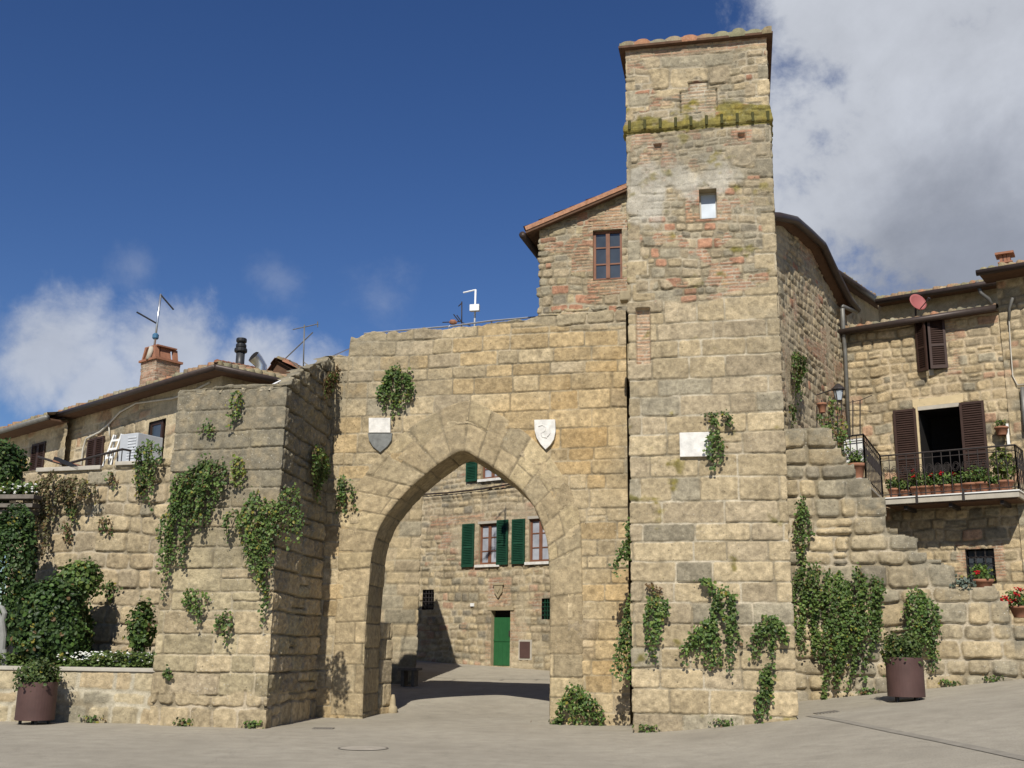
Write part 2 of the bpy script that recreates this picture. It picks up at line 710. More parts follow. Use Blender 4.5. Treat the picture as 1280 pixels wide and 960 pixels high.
M['iron'] = plain('wrought_iron', (.045, .038, .036), .6, .3)
M['rust'] = plain('corten_steel', (.092, .052, .045), .62, .15, .16, 3, bmp=.0015)
M['gutter'] = plain('brown_gutter', (.055, .040, .034), .45, .2)
M['pipe'] = plain('grey_downpipe', (.17, .165, .15), .5, .3)
M['galv'] = plain('galvanised_steel', (.62, .63, .64), .3, .85, .06)
M['white'] = plain('white_paint', (.78, .78, .75), .5, var=.06)
M['marble'] = plain('white_marble', (.66, .64, .59), .65, var=.2, scale=7, bmp=.006)
M['greymarble'] = plain('grey_slate', (.17, .175, .165), .7, var=.25, scale=12)
M['terracotta'] = plain('terracotta', (.29, .135, .08), .85, var=.2, scale=10)
M['conc'] = plain('concrete', (.42, .385, .32), .9, var=.12, scale=5, bmp=.003)
M['soffit'] = plain('timber_soffit', (.10, .055, .032), .85, var=.25, scale=8)
M['wood'] = plain('grey_wood', (.16, .14, .115), .85, var=.25, scale=9)
M['dish'] = plain('faded_red_dish', (.33, .105, .10), .6, var=.05)
M['grey_plastic'] = plain('grey_cabinet', (.44, .46, .48), .55, var=.05)
M['black'] = plain('black_metal', (.02, .02, .021), .45)
M['petal_red'] = plain('red_petals', (.50, .012, .02), .6)
M['petal_white'] = plain('white_petals', (.78, .78, .72), .6)
M['plaster'] = plain('cream_plaster', (.56, .45, .27), .9, var=.1, bmp=.003)
M['cable'] = plain('pale_cable', (.52, .49, .42), .7)
M['blue'] = plain('blue_plastic', (.05, .14, .24), .5)
M['statue'] = plain('grey_carved_stone', (.24, .24, .22), .9, var=.2, bmp=.004)
M['soil'] = plain('garden_soil', (.06, .045, .03), .95, bmp=.01)


# ------------------------------------------------------------------ small builder for boxes, tubes and prisms
class MB:
    def __init__(s):
        s.v, s.f = [], []

    def poly(s, pts):
        b = len(s.v)
        s.v += [tuple(p) for p in pts]
        s.f.append(tuple(range(b, b + len(pts))))
        return s

    def hexa(s, p):
        b = len(s.v)
        s.v += [tuple(q) for q in p]
        s.f += [tuple(b + i for i in q) for q in ((0, 3, 2, 1), (4, 5, 6, 7), (0, 1, 5, 4), (1, 2, 6, 5), (2, 3, 7, 6), (3, 0, 4, 7))]
        return s

    def box(s, F, u0, u1, z0, z1, h0, h1):
        q = [F.pt(u0, z0, h0), F.pt(u1, z0, h0), F.pt(u1, z0, h1), F.pt(u0, z0, h1)]
        w = [F.pt(u0, z1, h0), F.pt(u1, z1, h0), F.pt(u1, z1, h1), F.pt(u0, z1, h1)]
        return s.hexa(q + w)

    def bar(s, a, b, w, t, up=(0, 0, 1)):
        a, b = Vector(a), Vector(b)
        d = (b - a).normalized()
        x = d.cross(Vector(up))
        if x.length < 1e-4:
            x = d.cross(Vector((1, 0, 0)))
        x.normalize()
        y = x.cross(d)
        x, y = x * w / 2, y * t / 2
        return s.hexa([a - x - y, a + x - y, a + x + y, a - x + y, b - x - y, b + x - y, b + x + y, b - x + y])

    def tube(s, pts, r, n=7, cap=True):
        pts = [Vector(p) for p in pts]
        rs = r if isinstance(r, (list, tuple)) else [r] * len(pts)
        b0 = len(s.v)
        x = None
        for i, p in enumerate(pts):
            d = (pts[min(i + 1, len(pts) - 1)] - pts[max(i - 1, 0)]).normalized()
            if x is None:
                x = d.cross(Vector((0, 0, 1)))
                if x.length < 1e-3:
                    x = d.cross(Vector((1, 0, 0)))
            x = (x - d * x.dot(d)).normalized()
            y = d.cross(x)
            for k in range(n):
                a = 2 * math.pi * k / n
                s.v.append(tuple(p + (x * math.cos(a) + y * math.sin(a)) * rs[i]))
        for i in range(len(pts) - 1):
            for k in range(n):
                a, b = b0 + i * n + k, b0 + i * n + (k + 1) % n
                s.f.append((a, b, b + n, a + n))
        if cap:
            s.f.append(tuple(b0 + k for k in reversed(range(n))))
            e = b0 + (len(pts) - 1) * n
            s.f.append(tuple(e + k for k in range(n)))
        return s

    def prism(s, F, poly, h0, h1):
        n = len(poly)
        b = len(s.v)
        s.v += [tuple(F.pt(u, z, h0)) for u, z in poly] + [tuple(F.pt(u, z, h1)) for u, z in poly]
        s.f.append(tuple(b + i for i in reversed(range(n))))
        s.f.append(tuple(b + n + i for i in range(n)))
        for i in range(n):
            j = (i + 1) % n
            s.f.append((b + i, b + j, b + n + j, b + n + i))
        return s

    def lathe(s, base, prof, n=24, closed=True):
        """prof: (radius, z) pairs from the bottom up"""
        base = Vector(base)
        b = len(s.v)
        for r, z in prof:
            for k in range(n):
                a = 2 * math.pi * k / n
                s.v.append((base.x + r * math.cos(a), base.y + r * math.sin(a), base.z + z))
        for i in range(len(prof) - 1):
            for k in range(n):
                q, w = b + i * n + k, b + i * n + (k + 1) % n
                s.f.append((q, w, w + n, q + n))
        if closed:
            s.f.append(tuple(b + k for k in reversed(range(n))))
            e = b + (len(prof) - 1) * n
            s.f.append(tuple(e + k for k in range(n)))
        return s

    def build(s, name, mat, parent=None, smooth=False, bevel=0.0):
        me = bpy.data.meshes.new(name)
        me.from_pydata(s.v, [], s.f)
        if smooth:
            for p in me.polygons:
                p.use_smooth = True
        me.update()
        o = link(name, me, mat, parent)
        import bmesh as _b
        bm = _b.new()
        bm.from_mesh(me)
        if smooth:
            _b.ops.remove_doubles(bm, verts=bm.verts, dist=.0005)
        _b.ops.recalc_face_normals(bm, faces=bm.faces)
        if bevel:
            ed = [e for e in bm.edges if len(e.link_faces) == 2 and e.calc_face_angle(0) > .6]
            _b.ops.bevel(bm, geom=ed, offset=bevel, segments=2, affect='EDGES', profile=.6)
        bm.to_mesh(me)
        bm.free()
        return o


# ------------------------------------------------------------------ roofs, windows, shutters
TILE_PAL = [(3, (.30, .20, .125)), (3, (.26, .21, .14)), (2, (.33, .17, .10)), (2, (.24, .215, .15)), (1, (.36, .26, .16))]


def tile_roof(name, e0, e1, up, parent, seed=1, per=.21, row=.36, mat='tile', thick=.05, pal=TILE_PAL, hk=1.0):
    """curved clay tiles on the plane spanned by the eave e0-e1 and the vector up"""
    e0, e1, up = Vector(e0), Vector(e1), Vector(up)
    ex = (e1 - e0)
    W, Hh = ex.length, up.length
    ex.normalize()
    un = up.normalized()
    nr = ex.cross(un).normalized()
    if nr.z < 0:
        nr = -nr
    S = np.linspace(0, W, max(3, int(W / (per / 9)) + 1))
    T = []
    k = 0
    while k * row < Hh:
        T += [k * row, min(k * row + row * .5, Hh), min((k + 1) * row - .012, Hh)]
        k += 1
    T = np.unique(np.array(T))
    T = np.concatenate([[0.0], T, [Hh]]) if True else T
    ss, tt = np.meshgrid(S, T)
    s, t = ss.ravel(), tt.ravel()
    ri = np.floor(t / row + 1e-6)
    ci = np.floor(s / per)
    jx = (hsh(ci, ri, seed) - .5) * .03
    fr = np.abs(((s + jx) / per) % 1 - .5) * 2       # 0 at the crown of a cover tile
    hh = .075 * hk * np.sqrt(np.clip(1 - (fr / .78) ** 2, 0, 1)) * (.45 + .9 * hsh(ci, ri * 0, seed + 9)) + .012
    hh = hh + .03 * (1 - (t / row - ri)) + (hsh(ci, ri, seed + 2) - .5) * .018
    first = np.arange(len(t)) < len(S)
    hh = np.where(first, -thick, hh)
    tt2 = t - np.where(ri == 0, (hsh(ci, ri, seed + 5) - .3) * .06, 0)
    last = np.arange(len(t)) >= len(t) - len(S)
    hh = np.where(last, -thick, hh)
    V = np.array(e0)[None, :] + s[:, None] * np.array(ex) + tt2[:, None] * np.array(un) + hh[:, None] * np.array(nr)
    sid = (ci + 100).astype(np.int64) * 977 + (ri + 10).astype(np.int64)
    c = pick(sid, seed + 3, pal) * (1 + .6 * fbm(s * 3, t * 3, seed + 4, 3))[:, None]
    gr = sst(-.1, .2, fbm(s * 2, t * 2, seed + 6, 3))
    c = lerp(c, c * 0 + np.array((.24, .23, .13)), gr * .6)
    F = grid_faces(len(S), len(T))
    # closing underside
    nV = len(V)
    q = np.array([np.array(e0) - thick * np.array(nr), np.array(e1) - thick * np.array(nr),
                  np.array(e1 + up) - thick * np.array(nr), np.array(e0 + up) - thick * np.array(nr)])
    V = np.concatenate([V, q])
    c = np.concatenate([c, np.tile(np.array([[.12, .07, .045]]), (4, 1))])
    F = np.concatenate([F, [[nV, nV + 3, nV + 2, nV + 1]]])
    me = np_mesh(name, V, F, np.clip(c, .01, 1))
    return link(name, me, M[mat], parent)


def niche(F, u0, u1, z0, z1, depth, name, mat, parent, proud=.0):
    """the four sides and the back of an opening in a wall"""
    b = MB()
    a = [F.pt(u0, z0, proud), F.pt(u1, z0, proud), F.pt(u1, z1, proud), F.pt(u0, z1, proud)]
    c = [F.pt(u0, z0, -depth), F.pt(u1, z0, -depth), F.pt(u1, z1, -depth), F.pt(u0, z1, -depth)]
    for i in range(4):
        j = (i + 1) % 4
        b.poly([a[i], a[j], c[j], c[i]])
    b.poly([c[0], c[1], c[2], c[3]])
    return b.build(name, mat, parent)


def window(F, u0, u1, z0, z1, parent, rows=3, leaves=2, depth=.16, fw=.05, frame='frame_brown', glass='glass', reveal='reveal'):
    w = MB()
    h0, h1 = -depth, -depth + .05
    w.box(F, u0, u0 + fw, z0, z1, h0, h1)
    w.box(F, u1 - fw, u1, z0, z1, h0, h1)
    w.box(F, u0 + fw, u1 - fw, z0, z0 + fw, h0, h1)
    w.box(F, u0 + fw, u1 - fw, z1 - fw, z1, h0, h1)
    if leaves == 2:
        uc = (u0 + u1) / 2
        w.box(F, uc - fw * .75, uc + fw * .75, z0 + fw, z1 - fw, h0 + .004, h1 + .014)
        spans = ((u0 + fw, uc - fw * .75), (uc + fw * .75, u1 - fw))
    else:
        spans = ((u0 + fw, u1 - fw),)
    for k in range(1, rows):
        zc = z0 + (z1 - z0) * k / rows
        for a, b in spans:
            w.box(F, a, b, zc - .016, zc + .016, h0 + .01, h1 - .008)
    wo = w.build('window', M[frame], parent)
    p = MB().box(F, u0 + .01, u1 - .01, z0 + .01, z1 - .01, h0 + .012, h0 + .022)
    p.build('pane', M[glass], wo)
    niche(F, u0, u1, z0, z1, depth + .03, 'window_reveal', M[reveal], wo, .0)
    return wo


def shutter(F, u0, u1, z0, z1, parent, mat, h=.03, t=.045, swing=0.0, hinge='l', label=None):
    """louvred leaf; swing turns it out from the wall about its hinge side"""
    if swing:
        c = F.pt(u0 if hinge == 'l' else u1, 0, h)
        a = R(swing)
        G = Face((c.x, c.y), 0)
        if hinge == 'l':
            G.u = (F.u * math.cos(a) + F.n * math.sin(a))
            G.n = (F.n * math.cos(a) - F.u * math.sin(a))
            w0, w1 = 0, u1 - u0
        else:
            G.u = (F.u * math.cos(a) - F.n * math.sin(a))
            G.n = (F.n * math.cos(a) + F.u * math.sin(a))
            w0, w1 = -(u1 - u0), 0
        F, u0, u1, h = G, w0, w1, 0
    b = MB()
    fw = min(.06, (u1 - u0) * .16)
    b.box(F, u0, u0 + fw, z0, z1, h, h + t)
    b.box(F, u1 - fw, u1, z0, z1, h, h + t)
    zm = z0 + (z1 - z0) * .45
    for (a, c) in ((z0, z0 + fw * 1.4), (z1 - fw, z1), (zm - fw * .5, zm + fw * .5)):
        b.box(F, u0 + fw, u1 - fw, a, c, h + .002, h + t - .002)
    n = max(6, int((z1 - z0) / .06))
    for k in range(n):
        zc = z0 + fw + (z1 - z0 - 2 * fw) * (k + .5) / n
        p = [F.pt(u0 + fw, zc - .022, h + t - .006), F.pt(u1 - fw, zc - .022, h + t - .006),
             F.pt(u1 - fw, zc + .022, h + .006), F.pt(u0 + fw, zc + .022, h + .006)]
        b.poly(p)
        b.poly([q + Vector((0, 0, .009)) for q in p])
    b.box(F, u0 + fw, u1 - fw, z0 + fw, z1 - fw, h, h + .004)
    o = b.build('shutter', M[mat], parent)
    if label:
        o['label'] = label
    return o


# ------------------------------------------------------------------ foliage
GREENS = [(.080, .135, .028), (.062, .112, .024), (.105, .165, .036), (.050, .090, .021), (.125, .170, .040)]


def leaf_cloud(name, C, Nn, size, parent=None, greens=GREENS, seed=1, yellow=.02, brown=.0, dark=None):
    """C (n,3) leaf centres, Nn (n,3) facing directions; six-sided folded leaves"""
    rg = np.random.default_rng(seed)
    n = len(C)
    Nn = Nn + rg.normal(0, .55, (n, 3))
    Nn /= np.linalg.norm(Nn, axis=1)[:, None] + 1e-9
    t = rg.normal(0, 1, (n, 3)) + np.array([0, 0, -.7])
    t -= Nn * (t * Nn).sum(1)[:, None]
    t /= np.linalg.norm(t, axis=1)[:, None] + 1e-9
    b = np.cross(Nn, t)
    s = size * (.55 + .75 * rg.random(n))[:, None]
    w = s * (.38 + .12 * rg.random(n))[:, None]
    fold = Nn * s * .12
    v = np.stack([C - t * s * .5, C - t * s * .1 + b * w + fold, C + t * s * .28 + b * w * .75 + fold,
                  C + t * s * .5, C + t * s * .28 - b * w * .75 + fold, C - t * s * .1 - b * w + fold], 1)
    V = v.reshape(-1, 3)
    i = np.arange(n)[:, None] * 6
    F = np.concatenate([i + np.array([[0, 1, 2, 3]]), i + np.array([[0, 3, 4, 5]])])
    g = np.array(greens)[rg.integers(0, len(greens), n)]
    g = g * (.7 + .6 * rg.random(n))[:, None]
    cl = fbm(C[:, 0] * 5 + C[:, 1] * 3, C[:, 2] * 5, seed + 3, 2)
    g = g * (1 + .9 * cl)[:, None]
    y = rg.random(n)
    g[y < yellow] = np.array([.24, .21, .035])
    g[(y >= yellow) & (y < yellow + brown)] = np.array([.14, .085, .035])
    col = np.repeat(np.clip(g, .008, 1), 6, 0)
    me = np_mesh(name, V, F, col, smooth=False)
    return link(name, me, M['leaf'], parent)


def hanging_plant(F, strokes, label, seed, name='caper_plant', cat='plant', group='plants growing from the old walls', size=.058,
                  dens=1.0, hh=0.0, yellow=.02, brown=.01, greens=GREENS, thick=.16):
    """strokes: ([(px, py), ...], width in px): trails of leaves hanging in front of the wall face F"""
    rg = np.random.default_rng(seed)
    Cs, Ns = [], []
    st = MB()
    x0, y0 = strokes[0][0][0]
    root = F.px(x0, y0, hh)
    for pts, wpx in strokes:
        P = np.array([F.uz(x, y, hh) for x, y in pts])
        seg = np.hypot(*(P[1:] - P[:-1]).T)
        cum = np.concatenate([[0], np.cumsum(seg)])
        Lt = cum[-1]
        u1, _ = F.uz(pts[0][0] + wpx, pts[0][1], hh)
        wid = abs(u1 - P[0][0])
        nstr = max(3, int(wid * 2 / .075))
        for k in range(nstr):
            off = (k + .5) / nstr * 2 - 1 + rg.normal(0, .12)
            end = rg.uniform(.55, 1.0) if abs(off) < .6 else rg.uniform(.35, .85)
            begin = max(0, abs(off) * .12 + rg.uniform(-.05, .1))
            m = max(4, int(Lt * (end - begin) / .028 * dens))
            t = np.linspace(begin, end, m) * Lt
            u = np.interp(t, cum, P[:, 0])
            z = np.interp(t, cum, P[:, 1])
            f = t / max(Lt, 1e-3)
            swell = np.interp(f, [0, .15, .5, 1], [.35, .9, 1.0, .55])
            wob = .05 * np.sin(t * 6 + k * 1.7) * rg.uniform(.3, 1)
            uu = u + off * wid * swell + wob
            hb = hh + .03 + thick * np.interp(f, [0, .2, .6, 1], [.25, 1, .8, .3]) * (1 - .6 * off * off) * rg.uniform(.4, 1.1)
            if rg.random() < .75:                      # a loose tail hanging straight down
                tl = rg.uniform(.10, .48) * min(1.0, Lt / 1.1)
                k2 = max(3, int(tl / .035))
                uu = np.concatenate([uu, uu[-1] + np.cumsum(rg.normal(0, .008, k2))])
                z = np.concatenate([z, z[-1] - np.linspace(.02, tl, k2)])
                hb = np.concatenate([hb, np.full(k2, hb[-1])])
                m += k2
            line = [F.pt(a, b, c) for a, b, c in zip(uu[::3], z[::3], hb[::3])]
            if len(line) > 2:
                st.tube(line, [.013 * (1 - .7 * i_ / len(line)) for i_ in range(len(line))], 5, cap=False)
            for rep in range(2):
                du_ = rg.normal(0, .038, m)
                dz_ = rg.normal(0, .035, m)
                dh_ = np.abs(rg.normal(0, .04, m))
                p = np.array([F.pt(a, b, c) for a, b, c in zip(uu + du_, z + dz_, hb + dh_)])
                Cs.append(p)
                nv = np.array(F.n)[None, :] * 1.0 + np.array([0, 0, .55]) + np.array(F.u)[None, :] * (off * .4)
                Ns.append(np.repeat(nv, m, 0))
    o = thing(name, root, label, cat, group)
    leaf_cloud('foliage', np.concatenate(Cs), np.concatenate(Ns), size, o, greens, seed, yellow, brown)
    st.build('stems', M['stem'], o)
    return o


def blob_leaves(c, rad, n, seed, jitter=.25, lumps=9, shell=.55):
    """leaf positions in an uneven clumped ellipsoid; returns centres, normals"""
    rg = np.random.default_rng(seed)
    c, rad = np.array(c, float), np.array(rad, float)
    ld = rg.normal(0, 1, (lumps, 3))
    ld /= np.linalg.norm(ld, axis=1)[:, None]
    la = rg.uniform(-.16, .16, lumps)
    d = rg.normal(0, 1, (n, 3))
    d /= np.linalg.norm(d, axis=1)[:, None]
    r = (shell + (1 - shell) * rg.random(n) ** .6)
    bumpf = 1 + (np.exp(-6 * (1 - d @ ld.T)) * la[None, :]).sum(1) * 1.6
    p = c + d * rad * (r * bumpf)[:, None] + rg.normal(0, jitter * .1, (n, 3))
    return p, d + np.array([0, -.1, .35])

# ================================================================== THE SETTING: ground
def gz(x, y):
    """height of the square: rises to the right and up the lane behind the gate"""
    k = .35
    t = (np.minimum(x, 13.0) - 2.45) / k
    r = .128 * k * np.where(t > 30, t, np.log1p(np.exp(np.minimum(t, 30))))
    yy = np.clip(y - 23.2, 0, 30)
    b = .057 * yy * sst(0, 3, yy)
    return r + b


def gd(x, y):
    """the paved surface itself, with its small unevenness"""
    x, y = np.asarray(x, float), np.asarray(y, float)
    return gz(x, y) + .012 * fbm(x * .5, y * .5, 5, 3) + .004 * fbm(x * 1.4, y * 1.4, 6, 2)


def ground(px, py):
    d = ray(px, py)
    lo, hi = 4.0, 80.0
    for _ in range(60):
        Y = (lo + hi) / 2
        z = CAM_H + d.z / d.y * Y
        if z > float(gz(d.x / d.y * Y, Y)):
            lo = Y
        else:
            hi = Y
    return Vector((d.x / d.y * Y, Y, float(gz(d.x / d.y * Y, Y))))


def build_ground():
    X = np.unique(np.concatenate([np.linspace(-400, -20, 30), np.linspace(-20, 20, 161), np.linspace(20, 400, 30)]))
    Y = np.unique(np.concatenate([np.linspace(-150, -5, 16), np.linspace(-5, 48, 213), np.linspace(48, 700, 40)]))
    xx, yy = np.meshgrid(X, Y)
    x, y = xx.ravel(), yy.ravel()
    z = gd(x, y)
    me = np_mesh('ground', np.column_stack([x, y, z]), grid_faces(len(X), len(Y)))
    m, nt, N, L, P = node_mat('pale_worn_asphalt')
    n1 = obj_noise(N, L, .35, 6, .6)
    n2 = obj_noise(N, L, 55, 4, .7)
    n3 = obj_noise(N, L, 3.2, 7, .65)
    tc = N.new('ShaderNodeTexCoord')
    mp = N.new('ShaderNodeMapping')
    mp.inputs['Scale'].default_value = (.5, 1.2, 1)
    mp.inputs['Rotation'].default_value = (0, 0, .12)
    L.new(tc.outputs['Object'], mp.inputs['Vector'])
    st = N.new('ShaderNodeTexNoise')
    st.inputs['Scale'].default_value = 1.4
    st.inputs['Detail'].default_value = 6
    L.new(mp.outputs[0], st.inputs['Vector'])
    c = mix_color(N, L, map_range(N, L, n1, .35, .65, 0, 1), (.315, .283, .224), (.365, .33, .262))
    c = mul_color(N, L, c, map_range(N, L, n3, .3, .7, .86, 1.12))
    c = mul_color(N, L, c, map_range(N, L, n2, .3, .7, .78, 1.2))
    c = mul_color(N, L, c, map_range(N, L, st.outputs['Fac'], .35, .65, .985, 1.01))
    # hairline cracks, darker repairs and oil-grey stains
    ng = obj_noise(N, L, 1.3, 5, .6)
    wv = N.new('ShaderNodeVectorMath')
    wv.operation = 'ADD'
    L.new(tc.outputs['Object'], wv.inputs[0])
    cb_ = N.new('ShaderNodeCombineXYZ')
    L.new(ng, cb_.inputs[0])
    L.new(n3, cb_.inputs[1])
    L.new(cb_.outputs[0], wv.inputs[1])
    vc = N.new('ShaderNodeTexVoronoi')
    vc.feature = 'DISTANCE_TO_EDGE'
    vc.inputs['Scale'].default_value = .33
    L.new(wv.outputs[0], vc.inputs['Vector'])
    crack = map_range(N, L, vc.outputs['Distance'], .001, .005, .88, 1.0)
    c = mul_color(N, L, c, crack)
    c = mul_color(N, L, c, map_range(N, L, obj_noise(N, L, .8, 6, .7), .56, .70, 1.0, .80))
    c = mul_color(N, L, c, map_range(N, L, obj_noise(N, L, 130, 2, .5), .6, .75, 1.0, 1.35))
    L.new(c, P.inputs['Base Color'])
    P.inputs['Roughness'].default_value = .92
    P.inputs['Specular IOR Level'].default_value = .2
    bump(N, L, P, n2, .006, .8)
    o = link('ground', me, m)
    tag(o, 'pale worn asphalt square rising to the right and up the lane', None, None, 'structure')


build_ground()

# ================================================================== plan of the walls
FG = Face((-3.8, 22.6), 12.15)                     # gate wall
FBUT = Face((-4.17, 19.5), 13.6)                   # bastion front, u = 0 at its right corner
FBS = Face((-4.17, 19.5), -84)                     # bastion right side
FT = Face((2.18, 19.6), 12.0)                      # tower front
W_T = FT.uz(996.5, 890)[0]

PAL_GATE = [(5, TAN), (3, (.40, .30, .165)), (2, OCH), (1.2, TAN2), (.5, GRY)]


def gate_pattern(u, z):
    zt_ = 8.0
    d, s = ashlar(u, z, 21, (.25, .42), (.30, .76), .035, .05, .04)
    h, c = dress(u, z, d, s, 22, PAL_GATE, joint=.020, depth=.013, dome=.004, off=.014, mortar=(.38, .32, .22))
    d2, s2 = coursed(u, z, 23, .40, .25)
    h2, c2 = dress(u, z, d2, s2, 24, PAL_RUB, joint=.03, depth=.025, dome=.016, off=.018, mortar=(.40, .34, .24))
    lim = 8.35 - .09 * u + .5 * fbm(u * .8, z * .8, 25, 2)
    t = sst(-.05, .05, z - lim)
    h, c = h + (h2 - h) * t, lerp(c, c2, t)
    # upper left of the wall is greyer with age; warm rubbed stone low on the right
    a = np.clip(.1 + .14 * (z - 5.2) - .085 * u, 0, .8) * sst(4.6, 6.2, z) + .12
    c = weather(c, u, z, 26, a)
    wm = sst(-.1, .25, fbm(u * .5, z * .5, 27, 3)) * sst(.5, 3, u) * (1 - sst(6.5, 8, z))
    c = lerp(c, c * np.array((1.07, .99, .86)), wm)
    return h, c


# gate profile in the wall's own coordinates
ARCH_IN = [(453, 900), (456, 800), (461, 730), (465, 690), (475, 657), (493, 631), (511, 611), (531, 593), (553, 576), (577.6, 563.5), (600, 574), (620.6, 587),
           (638, 600), (655, 616), (667, 633), (677, 655), (684, 680), (687, 730), (687.5, 800), (687, 908)]
ARCH_OUT = [(411, 903), (417, 800), (421, 735), (422, 690), (424.7, 649), (436, 620), (452, 597), (479.7, 563), (522, 526), (582, 499.5), (620.6, 514.7), (645, 530),
            (668, 549), (690, 572), (705, 595), (718, 620), (726, 650), (729, 720), (730, 800), (730, 910)]


def catmull(P, n):
    P = np.array(P, float)
    Q = np.concatenate([[2 * P[0] - P[1]], P, [2 * P[-1] - P[-2]]])
    t = np.linspace(0, len(P) - 1 - 1e-6, n)
    i = np.floor(t).astype(int)
    f = (t - i)[:, None]
    a, b, c, d = Q[i], Q[i + 1], Q[i + 2], Q[i + 3]
    return .5 * (2 * b + (c - a) * f + (2 * a - 5 * b + 4 * c - d) * f ** 2 + (3 * b - a - 3 * c + d) * f ** 3)


def even(P, n):
    s = np.concatenate([[0], np.cumsum(np.hypot(*(P[1:] - P[:-1]).T))])
    t = np.linspace(0, s[-1], n)
    return np.column_stack([np.interp(t, s, P[:, 0]), np.interp(t, s, P[:, 1])]), t


def arch_curves(n):
    a = np.array([FG.uz(*p) for p in ARCH_IN])
    b = np.array([FG.uz(*p) for p in ARCH_OUT])
    a[0, 1] = a[-1, 1] = b[0, 1] = b[-1, 1] = -.25
    A, B = catmull(a, 900), catmull(b, 900)
    k = 9
    for C_ in (A, B):
        m = C_.copy()
        for j in range(2):
            m[k:-k, j] = np.convolve(np.pad(C_[:, j], k, mode='edge'), np.ones(2 * k + 1) / (2 * k + 1), 'same')[k:-k][k:-k]
        if C_ is B:
            C_[:] = m
    s = np.concatenate([[0], np.cumsum(np.hypot(*(A[1:] - A[:-1]).T))])
    t = np.linspace(0, s[-1], n)
    f = lambda C_: np.column_stack([np.interp(t, s, C_[:, 0]), np.interp(t, s, C_[:, 1])])
    return f(A), f(B), t


def inside(poly, x, y):
    r = np.zeros(x.shape, bool)
    n = len(poly)
    for i in range(n):
        (x0, y0), (x1, y1) = poly[i], poly[(i + 1) % n]
        if abs(y1 - y0) < 1e-9:
            continue
        m = ((y0 > y) != (y1 > y)) & (x < (x1 - x0) * (y - y0) / (y1 - y0) + x0)
        r ^= m
    return r


def interp_px(face, pts, h=0.0):
    P = np.array([face.uz(x, y, h) for x, y in pts])
    o = np.argsort(P[:, 0])
    P = P[o]
    return lambda u: np.interp(u, P[:, 0], P[:, 1])


# ---------------------------------------------------------------- gate wall
GATE_T = 1.75
RING_T = 1.35
DU = .017
gate = thing('gate_wall', FG.pt(3, 0), 'tall sandstone town wall pierced by the pointed arch', 'wall')
top_pts = [(330, 462), (378, 460), (409, 458), (411, 444), (436, 443), (438, 420), (455, 417), (520, 412), (590, 407), (655, 402), (664, 396), (690, 388), (790, 384), (840, 380)]
gt = interp_px(FG, top_pts)


def gate_top(u):
    return gt(u) + .26 * fbm(u * 2.6, u * 0, 31, 4)


gu0, gu1 = -.7, FG.uz(785.6, 700)[0]  # right end stops short: an added gap imitates the tower's shadow strip
A_in, A_out, A_s = arch_curves(620)
mid = A_in + (A_out - A_in) * .55
mid_poly = [tuple(p) for p in mid[::6]]


def gate_keep(obj):
    """cut the arch out of the wall skin"""
    me = obj.data
    n = len(me.vertices)
    co = np.empty(n * 3, np.float32)
    me.vertices.foreach_get('co', co)
    co = co.reshape(-1, 3)
    P0 = np.array(FG.p0)
    u = (co - P0) @ np.array(FG.u)
    ins = inside(mid_poly, u, co[:, 2])
    import bmesh as _b
    bm = _b.new()
    bm.from_mesh(me)
    bm.faces.ensure_lookup_table()
    dead = [f for f in bm.faces if all(ins[v.index] for v in f.verts)]
    _b.ops.delete(bm, geom=dead, context='FACES')
    bm.to_mesh(me)
    bm.free()


gp = Path([FG.plan(gu0), FG.plan(0), FG.plan(gu1)], 1)
gw = relief_wall('masonry', gp, gu0, gu1, -.3, gate_top, gate_pattern, du=DU, fold=.6, mat=M['ashlar'], parent=gate)
gate_keep(gw)
# rear skin of the wall
b = MB()
us = np.linspace(gu0, gu1, 40)
gu2 = FG.uz(812, 700)[0]
for (z0, z1) in ((-.3, float(gt(gu1)) + .05),):
    e_ = [FG.pt(gu1, z0, 0), FG.pt(gu1, z1, 0), FG.pt(gu1 - .35, z1, -GATE_T), FG.pt(gu1 - .35, z0, -GATE_T)]
    b.poly(e_)
pl = [(gu0, -.3)] + [tuple(p) for p in (A_in + (A_out - A_in) * .5)[::8]] + [(gu2, -.3), (gu2, float(gt(gu1)) - .02)] + [(x, float(gt(x)) - 1.35) for x in us[::-1]]
for x, y in zip(us[:-1], us[1:]):          # back of the parapet and the wall walk
    b.poly([FG.pt(x, float(gt(x)) - .08, -.6), FG.pt(y, float(gt(y)) - .08, -.6), FG.pt(y, float(gt(y)) - 1.35, -.6), FG.pt(x, float(gt(x)) - 1.35, -.6)])
    b.poly([FG.pt(x, float(gt(x)) - 1.35, -.6), FG.pt(y, float(gt(y)) - 1.35, -.6), FG.pt(y, float(gt(y)) - 1.35, -GATE_T), FG.pt(x, float(gt(x)) - 1.35, -GATE_T)])
b.poly([FG.pt(u, z, -GATE_T) for u, z in pl])
b.build('rear_masonry', M['reveal'], gate)
MB().box(FG, gu1 - .5, gu2 + .6, float(gt(gu1)) - 1.6, float(gt(gu1)) + .5, -2.1, -1.52).build('shadow_gap_masonry', M['reveal'], gate)  # backing of the gap added as the tower's shadow strip


